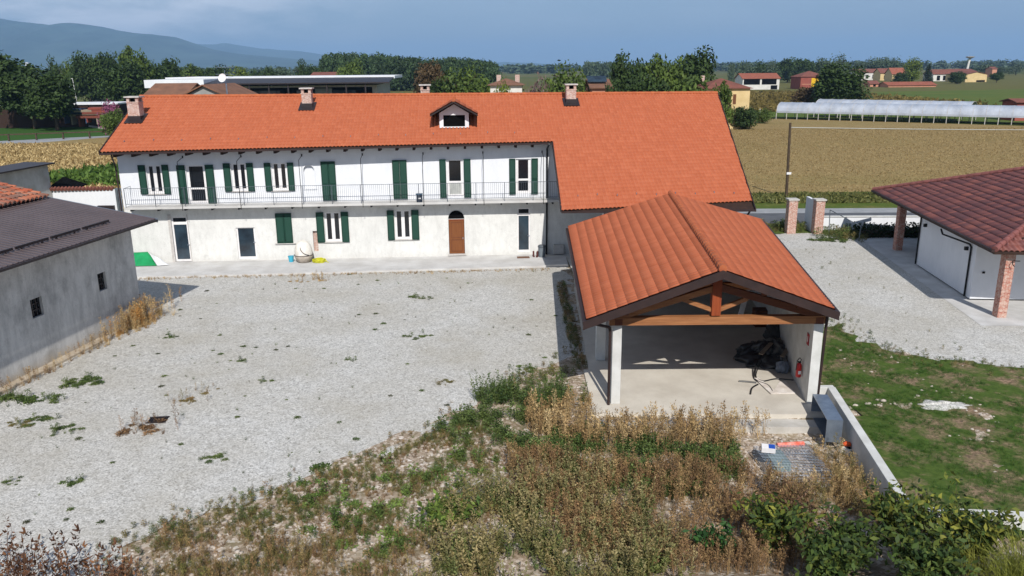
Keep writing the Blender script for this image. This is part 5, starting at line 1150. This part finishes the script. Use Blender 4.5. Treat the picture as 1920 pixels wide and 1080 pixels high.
strip('maize_stand','strip of standing brown and green maize between the far houses and the greenhouse','maize',para((62,205),(60,0),(0,110)),42000,(.3,2.3),((84,74,38),(128,112,60)),.45,22)
strip('tall_grass','patch of tall green grass in the left stubble behind the coped wall','grass',para((-52,84),(19,-5),(8,16)),16000,(.2,1.0),((52,78,30),(96,122,50)),.35,23)
strip('verge_grass','rough green grass on the verge between road and stubble','grass',para((14,67.5),(70,-2),(2,5)),16000,(.02,.22),((62,74,34),(118,116,66)),.2,24)
strip('stubble_residue','scattered straw and maize residue over the stubble field','stubble',para((8,74),(105,-2),(10,76)),95000,(.01,.16),((122,100,62),(166,146,104)),.085,25)
strip('stubble_residue','scattered straw and maize residue over the left stubble field','stubble',para((-70,72),(48,-6),(-28,62)),40000,(.01,.16),((120,94,50),(206,184,134)),.28,26)
# ================================================================ WEEDS AND SHRUBS
def gz(x,y): return ground_h(np.atleast_1d(np.array(x,float)),np.atleast_1d(np.array(y,float)))
def blade(p0,p1,w,rg):
    d=p1-p0; s=np.cross(d,rg.normal(size=3)); s/=np.linalg.norm(s)+1e-9; return [p0-s*w,p0+s*w,p1+s*w*.35,p1-s*w*.35]
def t_grass(rg,h=.35,n=26,spread=.14,w=.006):
    V=[]
    for k in range(n):
        a=rg.uniform(0,6.28); r=rg.uniform(0,spread*.5); b=np.array([math.cos(a)*r,math.sin(a)*r,0]); a2=a+rg.normal(0,.6); L=h*rg.uniform(.5,1.1); o=spread*rg.uniform(.3,1.6)
        m_=b+np.array([math.cos(a2)*o*.4,math.sin(a2)*o*.4,L*.6]); e=b+np.array([math.cos(a2)*o,math.sin(a2)*o,L*rg.uniform(.75,1)])
        V+=blade(b,m_,w,rg); V+=blade(m_,e,w*.7,rg)
    return np.array(V)
def t_stalk(rg,h=.9,n=3,nl=34,ls=.035,w=.007,top=.45):
    V=[]
    for k in range(n):
        a=rg.uniform(0,6.28); b=np.array([math.cos(a),math.sin(a),0])*rg.uniform(0,.08); e=b+np.array([rg.normal(0,.10),rg.normal(0,.10),h*rg.uniform(.7,1.1)])
        V+=blade(b,e,w,rg)
        for j in range(nl):
            f=rg.uniform(1-top if j%3 else .15,1.0); p=b+(e-b)*f; q=rg.normal(size=3); q/=np.linalg.norm(q); r=(.02+.09*(1-f))*rg.uniform(.5,1.6); p1=p+q*np.array([1,1,.7])*r+np.array([0,0,.02]); s=ls*rg.uniform(.6,1.5)
            V+=blade(p1,p1+q*s+np.array([0,0,s*.5]),s*.32,rg)
    return np.array(V)
def t_leafy(rg,h=.5,nl=90,ls=.05,rad=.22):
    V=[]
    for j in range(nl):
        a=rg.uniform(0,6.28); f=rg.uniform(0,1)**.7; r=rad*rg.uniform(.1,1)*(1-.4*f); p=np.array([math.cos(a)*r,math.sin(a)*r,h*f]); q=np.array([math.cos(a),math.sin(a),.2])+rg.normal(0,.5,3); q/=np.linalg.norm(q); s=ls*rg.uniform(.6,1.4)
        V+=blade(p,p+q*s,s*.42,rg)
    for k in range(5): V+=blade(np.zeros(3),np.array([rg.normal(0,.1),rg.normal(0,.1),h*.9]),.006,rg)
    return np.array(V)
def t_spike(rg,h=1.0,n=4,w=.008):
    V=[]
    for k in range(n):
        a=rg.uniform(0,6.28); b=np.array([math.cos(a),math.sin(a),0])*rg.uniform(0,.1); e=b+np.array([math.cos(a)*.22+rg.normal(0,.08),math.sin(a)*.22+rg.normal(0,.08),h*rg.uniform(.65,1.1)])
        V+=blade(b,e,w,rg)
        for j in range(46):
            f=rg.uniform(.12,1.02); p=b+(e-b)*f; q=rg.normal(size=3); q/=np.linalg.norm(q); q[2]=abs(q[2])*.6+.3; r=.10*(1.05-f)+.02; s=(.06 if f<.5 else .045)*rg.uniform(.7,1.3)
            p1=p+q*r*rg.uniform(.2,.9)*np.array([1,1,.4]); V+=blade(p1,p1+q*s,s*.34,rg)
    return np.array(V)
def spread(name,label,cat,temps,pts,scl,pal,mat='dry',seed=1,kind='stuff',z=None,group=None,parent=None,loc=(0,0),tip=None):
    rg=np.random.default_rng(seed); Vs=[];Cs=[]; c=[L_(q) for q in pal]
    pts=np.array(pts,float); zz=gz(pts[:,0],pts[:,1]) if z is None else np.full(len(pts),z)
    for (x,y),z0 in zip(pts[:,:2],zz):
        T=temps[rg.integers(len(temps))]; a=rg.uniform(0,6.28); s=rg.uniform(*scl); ca,sa=math.cos(a),math.sin(a)
        V=T@np.array([[ca,sa,0],[-sa,ca,0],[0,0,1]])*s; V=V+np.array([x,y,z0-.01]); Vs.append(V)
        i=rg.integers(len(c)); j=rg.integers(len(c)); f=rg.uniform(); b=(c[i]*(1-f)+c[j]*f)*rg.uniform(.8,1.2); m=len(V)//4; cc=b*rg.uniform(.65,1.3,(m,1))
        if tip is not None:
            zq=T[:,2].reshape(-1,4).mean(1); w=np.clip((zq-.45)/.35,0,1)[:,None]*rg.uniform(.3,1); cc=cc*(1-w)+L_(tip)*rg.uniform(.7,1.25)*w
        Cs.append(np.repeat(cc,4,0))
    V=np.concatenate(Vs); return tag(mesh_np(name,V,np.arange(len(V)).reshape(-1,4),M[mat],parent,cols=np.clip(np.concatenate(Cs),0,1)),label,cat,group,kind)
def inpoly(x,y,P):
    c=False; n=len(P)
    for i in range(n):
        x1,y1=P[i];x2,y2=P[(i+1)%n]
        if (y1>y)!=(y2>y) and x<(x2-x1)*(y-y1)/(y2-y1)+x1: c=not c
    return c
def scatter(poly_px,n,seed,clump=0,z=-.15,avoid=()):
    "random ground points inside an outline given on the photo, uniform in world area"
    rg=np.random.default_rng(seed); W_=[G(px,py,z)[:2] for px,py in poly_px]; xs_=[p[0] for p in W_]; ys_=[p[1] for p in W_]; out=[]; tries=0
    A=[G(px,py,z)[:2] for px,py in ()]
    while len(out)<n and tries<n*60:
        tries+=1; x=rg.uniform(min(xs_),max(xs_)); y=rg.uniform(min(ys_),max(ys_))
        if not inpoly(x,y,W_): continue
        if clump and (math.sin(x*1.9+1.3*math.sin(y*1.1+seed))*math.sin(y*2.3+1.7*math.sin(x*.9))+rg.normal(0,.35))<clump-1: continue
        if 7.0<x<9.5 and 20.5<y<23.6: continue
        if 9.6<x<11.2 and 18<y<25.9: continue
        if y>24.0 and 2.6<x<10.7: continue
        out.append((x,y))
    return out
rgT=np.random.default_rng(5)
TM=[t_leafy(rgT,.10,150,.06,.34) for _ in range(5)]
TG=[t_grass(rgT) for _ in range(5)]; TS=[t_stalk(rgT) for _ in range(6)]; TL=[t_leafy(rgT) for _ in range(5)]; TP=[t_spike(rgT) for _ in range(6)]
TD=[t_stalk(rgT,1.1,2,30,.055,.008,.85) for _ in range(6)]
brown=[(146,118,80),(164,138,96),(122,98,66)]; rust=[(122,94,68),(140,110,78),(104,82,58)]; green=[(66,84,42),(84,102,52),(98,112,60)]; olive=[(100,98,56),(118,112,64),(126,110,68)]; gg=[(126,122,78),(146,132,88),(100,108,64)]; tan=[(172,146,102),(192,168,124),(146,118,80)]
spread('dry_weeds','tall tan dried weeds standing in front of the carport slab','weeds',TS,scatter([(1060,800),(1180,778),(1400,790),(1440,812),(1400,860),(1150,850),(1000,850),(980,800)],340,31,z=-.42),(.6,1.25),tan+brown,'dry',31)
spread('green_weeds','green weeds behind the tan dried weeds','weeds',TL+TG,scatter([(790,800),(960,790),(1380,830),(1400,930),(1150,930),(960,860),(860,850)],1100,32,1.0,z=-.3),(.5,1.1),green,'leaf',32)
spread('rusty_weeds','rust brown seeding weeds in the middle foreground','weeds',TS,scatter([(950,880),(1150,880),(1420,900),(1560,1010),(1560,1090),(1130,1090),(960,980)],1500,33,.75,z=-.42),(.45,1.0),rust+brown,'dry',33)
spread('mugwort_weeds','grey-green spiky weeds at the bottom centre','weeds',TP,scatter([(820,1040),(850,970),(920,915),(980,885),(1130,900),(1210,960),(1280,1040),(1300,1150),(780,1180)],330,34,.85,z=-.2),(.6,1.2),gg+green+olive,'leaf',34,tip=(148,134,94))
spread('low_weeds','low olive moss and weeds along the gravel edge','weeds',TG+TG+TL,scatter([(200,1090),(330,985),(480,930),(640,880),(760,830),(900,790),(1000,860),(860,960),(780,1090)],1900,35,1.05),(.22,.55),olive+olive+green,'leaf',35)
spread('low_weeds','sparse brown dry grass on the rubble ground','weeds',TG,scatter([(200,1100),(600,900),(900,790),(1000,860),(900,1100)],1500,36,.7),(.2,.55),brown+rust,'dry',36)
spread('brown_weeds','brown weeds in the bottom left foreground beside the dark red stalks','weeds',TS+TG,scatter([(180,1110),(330,1010),(560,1000),(800,1030),(800,1190),(180,1190)],900,37,.9),(.3,.7),brown+rust+olive,'dry',37)
spread('dark_red_stalks','tall dark red dried stalks with withered leaves in the bottom left corner','weeds',TD,scatter([(-60,1180),(-60,1075),(120,1080),(250,1100),(260,1190)],46,38,z=-.1),(.9,1.45),[(98,66,46),(120,84,56),(80,56,42)],'dry',38,z=-.15)
spread('green_weeds','green weeds and grass at the slab corner left of the carport','weeds',TL+TG,scatter([(1010,690),(1090,640),(1095,700),(1110,770),(960,775),(870,775),(900,740)],120,39,1.0,z=-.12),(.35,.8),green+olive,'leaf',39)
spread('verge_weeds','dry grass and weeds along the shaded left side of the carport slab','weeds',TG+TL,[(2.75+random.uniform(-.35,.1),random.uniform(29,42)) for _ in range(260)],(.3,.7),green+brown,'leaf',40,z=-.1)
spread('edge_grass','thin dry grass along the front edge of the terrace','grass',TG,[H2W(random.uniform(-3,22.5),-3.5-abs(random.gauss(0,.22)))[:2] for _ in range(420)],(.2,.5),tan+brown,'dry',41,z=-.1)
spread('barn_grass','tall straw-coloured dry grass clump at the far corner of the grey barn','grass',TG+TS,[BW(random.gauss(7.6,1.1),.25+abs(random.gauss(0,.4)),0)[:2] for _ in range(170)],(.6,1.3),tan+[(176,128,70)],'dry',42,z=-.1)
spread('barn_grass','short dry weeds along the plinth of the grey barn','grass',TG+TS,[BW(random.uniform(-4,5.8),.45+abs(random.gauss(0,.12)),0)[:2] for _ in range(120)],(.3,.8),tan+rust,'dry',43,z=-.1)
spread('gate_weeds','green weeds around the white-walled gate pillar and bent frame','weeds',TL+TG,[(random.gauss(22.6,.7),random.gauss(53.6,.9)) for _ in range(140)]+[(random.uniform(17,21),random.uniform(55.2,57.5)) for _ in range(160)],(.5,1.3),green+olive,'leaf',44,z=-.1)
spread('field_edge_weeds','weeds around the wire cage and low wall','weeds',TG+TS,[(random.uniform(9.0,10.0),random.uniform(18.4,22.3)) for _ in range(240)]+[(random.uniform(7.0,9.6),random.uniform(18.9,20.4)) for _ in range(220)],(.4,.9),brown+olive+tan,'dry',45)
spread('vine_leaves','low bright green creeping weeds between stones at the bottom centre','weeds',TM+TL,scatter([(560,880),(700,860),(900,850),(1000,900),(860,1000),(700,1090),(560,1000)],90,52,1.1,z=-.1),(.5,1.1),[(86,108,50),(104,124,60),(74,94,44)],'leaf',52)
# tiny tufts all over the gravel
yp=[(20,830),(180,680),(330,560),(420,520),(1040,510),(1050,690),(880,760),(600,870),(330,970),(20,1000)]
spread('gravel_tufts','tiny dark green tufts scattered over the gravel yard','weeds',TM+TG,scatter(yp,170,46),(.15,.5),green+[(70,74,50)],'leaf',46,z=-.1)
spread('gravel_tufts','tiny tufts scattered over the gravel drive on the right','weeds',TG+TL,scatter([(1450,450),(1560,450),(1720,560),(1860,620),(1920,690),(1600,630)],50,47),(.15,.4),green+olive,'leaf',47,z=-.1)
spread('lawn_grass','green grass blades on the patchy lawn beside the low wall','grass',TG,[p for p in scatter([(1560,612),(1610,650),(1700,680),(1800,700),(1920,760),(1920,960),(1760,930),(1660,860),(1545,720)],3800,48,.95)],(.25,.55),[(52,84,30),(78,112,44),(62,92,34)],'leaf',48,z=-.11)
spread('edge_tufts','small tufts straggling along the gravel border','weeds',TG+TL,[(lambda p:(p[0]+random.gauss(0,.35),p[1]+random.gauss(0,.35)))(L3(G(*a_),G(*b_),random.random())) for a_,b_ in (((1010,688),(930,735)),((930,735),(880,775)),((880,775),(800,812)),((800,812),(740,848)),((740,848),(640,880)),((640,880),(560,910)),((560,910),(470,940)),((470,940),(380,965)),((380,965),(310,985)),((310,985),(250,1015)),((250,1015),(190,1080))) for _ in range(42)],(.15,.5),green+olive+brown,'leaf',50)
spread('edge_tufts','small grass tufts straggling along the border of lawn and gravel drive','weeds',TG+TL,[(lambda p:(p[0]+random.gauss(0,.5),p[1]+random.gauss(.2,.5)))(L3(G(*a_),G(*b_),random.random())) for a_,b_ in (((1560,600),(1570,612)),((1570,612),(1600,642)),((1600,642),(1650,660)),((1650,660),(1700,672)),((1700,672),(1760,684)),((1760,684),(1830,688)),((1830,688),(1920,697))) for _ in range(60)],(.15,.45),green+olive,'leaf',51,z=-.11)
# larger clumps one can count
CL=[(150,718,.55,'dark green weed clump spreading on the gravel near the barn plinth','g'),(75,790,.4,'green weed clump on the gravel, left of the pair by the frame edge','g'),(113,808,.35,'small green weed clump right of its larger neighbour on the left gravel','g'),(95,750,.4,'thin grey-green weed clump between the barn plinth and the left clumps','g'),(30,798,.32,'yellowish weed clump at the left border of the gravel','o'),(12,748,.6,'dark green weed clump at the left edge against the barn','g'),
(345,752,.4,'brown and green weed mat behind the drain grate','b'),(385,733,.3,'dry brown weed mat further right behind the drain grate','b'),(270,806,.5,'dark brown withered weed beside the drain grate','r'),(137,905,.3,'green weed clump alone in the lower gravel, left part','g'),(400,857,.3,'thin weed clump alone in the middle of the lower gravel','g'),(25,905,.25,'tiny weed clump at the left edge of the lower gravel','g'),
(785,558,.4,'green weed clump on the upper gravel right of its centre','g'),(780,631,.35,'flat green weed patch in the middle gravel','g'),(500,715,.25,'small green weed clump in the middle of the gravel','g'),(455,676,.25,'small green tuft left of the middle gravel','g'),(655,675,.25,'pale green tuft in the centre of the gravel yard','g'),(325,632,.3,'flat weed patch near the dry barn grass','g'),(835,717,.3,'flat green tuft near the gravel edge below the upper bushes','o'),(985,693,.35,'green tuft left of the two feathery bushes','g'),
(600,525,.4,'dry rust-coloured weed at the terrace edge','t'),(560,528,.3,'dry tan weed mat in front of the terrace','t'),(1552,450,.7,'tall green weed clump beside the bent metal frame','g')]
for i,(px,py,s,lab,k) in enumerate(CL):
    p=G(px,py); n=int(17*(s/.35)); rg=np.random.default_rng(100+i)
    pts=[(rg.normal(0,s*.75),rg.normal(0,s*.5)) for _ in range(n)]
    o=spread('weed_clump',lab,'weed',TM+TM+TG+TL if k in 'go' else TM+TG+TS,pts,(s*.8,s*1.6),{'g':green,'o':olive,'b':brown+olive,'r':rust,'t':tan}[k],'leaf',200+i,None,z=0,group=None); o.location=(p[0],p[1],-.1)
for i,(px,py,lab) in enumerate(((940,752,'dark green feathery bush at the gravel corner, left of the two'),(1030,757,'dark green feathery bush at the gravel corner, right of the two nearer the carport'))):
    p=G(px,py); rg=np.random.default_rng(300+i); pts=[(rg.normal(0,.42),rg.normal(0,.35)) for _ in range(46)]
    o=spread('feathery_bush',lab,'bush',TP+TL,pts,(.7,1.15),green+[(66,90,50)],'leaf',310+i,None,z=0); o.location=(p[0],p[1],-.1)
def shrub(label,x,y,h,w,pal,n,seed,ls=.10,name='shrub',lean=(0,0)):
    rg=np.random.default_rng(seed); r=empty(name,(x,y,float(gz(x,y)[0])),0,label,'shrub'); m=MB(); st=[]
    for k in range(9):
        a=k*.7+rg.uniform(-.3,.3); e=np.array([math.cos(a)*w*.42*rg.uniform(.3,1)+lean[0],math.sin(a)*w*.42*rg.uniform(.3,1)+lean[1],h*rg.uniform(.7,1.0)]); mid=e*np.array([.4,.4,.55]); m.tube((0,0,0),mid,.022,.015,6); m.tube(mid,e,.015,.005,5); st.append((mid,e))
        for q_ in range(3): e2=mid+(e-mid)*rg.uniform(.1,.8)+np.array([rg.normal(0,w*.2),rg.normal(0,w*.2),h*.2]); m.tube(mid+(e-mid)*.2,e2,.009,.003,4); st.append((mid,e2))
    m.build('stems',M['bark'],r); idx_=rg.integers(0,len(st),n); f=rg.uniform(-.5,1.05,n)[:,None]; A=np.array([s[0] for s in st])[idx_]; B=np.array([s[1] for s in st])[idx_]
    P=A+(B-A)*f+rg.normal(0,.12,(n,3))*np.array([1,1,.8])*w*.45; P[:,2]=np.abs(P[:,2])
    V,F=leaves(P,rg.normal(size=(n,3))*.8+np.array([0,-.2,.8]),ls,rg,1.9); c=[L_(q_) for q_ in pal]; ci=np.array(c)[rg.integers(0,len(c),n)]*rg.uniform(.7,1.3,(n,1))
    mesh_np('foliage',V,F,M['leaf'],r,cols=np.repeat(np.clip(ci,0,1),4,0)); return r
dg_=[(46,64,28),(64,82,36),(82,94,40)]; yg=[(96,104,40),(120,120,48),(64,80,34)]
def at_top(px,ytop,Y,h): # ground position so that a shrub of height h standing at depth Y shows its top there
    x,_,z=AT(px,ytop,Y); return x
shrub('leafy shrub with yellow-green leaves left of centre among the bottom right shrubs',at_top(1455,960,17.3,2),17.3,1.3,1.8,dg_+yg,2000,61)
shrub('dark leafy shrub at the bottom right below the wire cage',at_top(1600,960,16.6,2),16.6,1.1,2.0,dg_+yg[2:],1700,62)
shrub('tall leafy shrub in front of the end of the low concrete wall',at_top(1700,930,16.9,2),16.9,1.8,2.1,dg_+yg[:2],2700,63)
shrub('wide leafy shrub right of the low concrete wall end',at_top(1830,950,16.7,2),16.7,1.6,2.1,dg_+yg[:2],2300,64)
shrub('dark shrub at the bottom edge right of the middle',at_top(1560,1010,15.6,2),15.6,1.2,1.8,dg_,2200,65)
shrub('dark shrub at the bottom edge below the tall leafy shrub',at_top(1740,1030,15.3,2),15.3,1.3,2.2,dg_,2600,66)
shrub('small dark green leafy shrub alone at the bottom centre right',at_top(1345,985,17.0,2),17.0,.95,1.1,[(40,72,34),(54,88,40)],1100,67,.09)
shrub('heart-leaved yellowish green vine patch at the bottom centre left',at_top(835,900,18.3,2),18.3,.55,1.6,[(84,104,44),(100,118,50),(66,88,40)],900,68,.12)
shrub('feathery pinkish dry shrub between the wire cage and the leafy shrubs',at_top(1480,905,19.0,2),19.0,.8,2.0,[(120,92,72),(104,80,62),(92,82,50)],1500,69,.05)
spread('long_grass','bright yellow-green long grass in the bottom right corner','grass',[t_grass(rgT,1.1,60,.5,.008) for _ in range(4)],[(random.gauss(11.6,.6),random.gauss(15.2,.5)) for _ in range(40)],(.8,1.3),[(132,134,58),(112,120,50)],'leaf',71)
# stones on rubble ground
def stones(name,label,pts,smin,smax,seed,mat):
    rg=np.random.default_rng(seed); V=[];F=[];o=0
    base=np.array([(1,0,0),(-1,0,0),(0,1,0),(0,-1,0),(0,0,1),(0,0,-1)],float); fc=[(0,2,4),(2,1,4),(1,3,4),(3,0,4),(2,0,5),(1,2,5),(3,1,5),(0,3,5)]
    sub=[];ff=[]
    P=list(base); 
    def mid(a,b,c={}):
        k=(min(a,b),max(a,b))
        if k not in c: m=(P[a]+P[b])/2; P.append(m/np.linalg.norm(m)); c[k]=len(P)-1
        return c[k]
    for a,b,c in fc: x=mid(a,b);y=mid(b,c);z=mid(c,a); ff+=[(a,x,z),(x,b,y),(z,y,c),(x,y,z)]
    P=np.array(P); ff=np.array(ff); zz=gz([p[0] for p in pts],[p[1] for p in pts])
    for (x,y),z0 in zip(pts,zz):
        s=rg.uniform(smin,smax)*rg.uniform(.5,1); Q=P*(1+rg.normal(0,.16,(len(P),1)))*np.array([s*rg.uniform(.8,1.4),s,s*.6]); a=rg.uniform(0,6.28); ca,sa=math.cos(a),math.sin(a)
        V.append(Q@np.array([[ca,sa,0],[-sa,ca,0],[0,0,1]])+np.array([x,y,z0+s*.2])); F.append(ff+o); o+=len(P)
    return tag(mesh_np(name,np.concatenate(V),np.concatenate(F),mat),label,'stones',None,'stuff')
stones('rubble_stones','pale rubble stones strewn over the rough ground in the foreground',scatter([(180,1100),(600,880),(880,780),(1100,770),(1420,900),(1000,1100)],1300,81),.02,.085,81,M['rock'])
stones('lawn_stones','pale stones strewn over the patchy lawn',scatter([(1560,640),(1900,700),(1915,950),(1700,900)],170,82),.03,.09,82,M['rock'])
stones('yard_rubble','pale rubble around the wire cage and cabinet',[(random.uniform(6.8,9.8),random.uniform(20.2,23.9)) for _ in range(260)],.02,.09,83,M['rock'])
pl=G(1765,762); tag(blob('gravel_heap',M['gravel'],(pl[0],pl[1],-.14),(.9,.45,.16),9,None,None),'flat heap of white gravel left on the patchy lawn','gravel heap')
pl=G(1640,760); stones('lawn_stones','cluster of larger white stones on the lawn left of the gravel heap',[(pl[0]+random.gauss(0,.45),pl[1]+random.gauss(0,.2)) for _ in range(18)],.04,.11,84,M['rock'])
# ================================================================ HAZE
hz=MB().box(-16000,16000,-400,24000,-3,640).build('haze',None or simple('haze_tmp',(200,200,200)))
hz.data.materials.clear(); hm=bpy.data.materials.new('haze'); hm.use_nodes=True; ht=hm.node_tree; ht.nodes.clear()
ho=ht.nodes.new('ShaderNodeOutputMaterial'); hv=ht.nodes.new('ShaderNodeVolumePrincipled'); hv.inputs['Density'].default_value=.0001; hv.inputs['Color'].default_value=(.40,.66,1,1); hv.inputs['Anisotropy'].default_value=0
ht.links.new(hv.outputs[0],ho.inputs['Volume']); hz.data.materials.append(hm); tag(hz,'pale blue air haze over the whole plain','haze',None,'stuff')
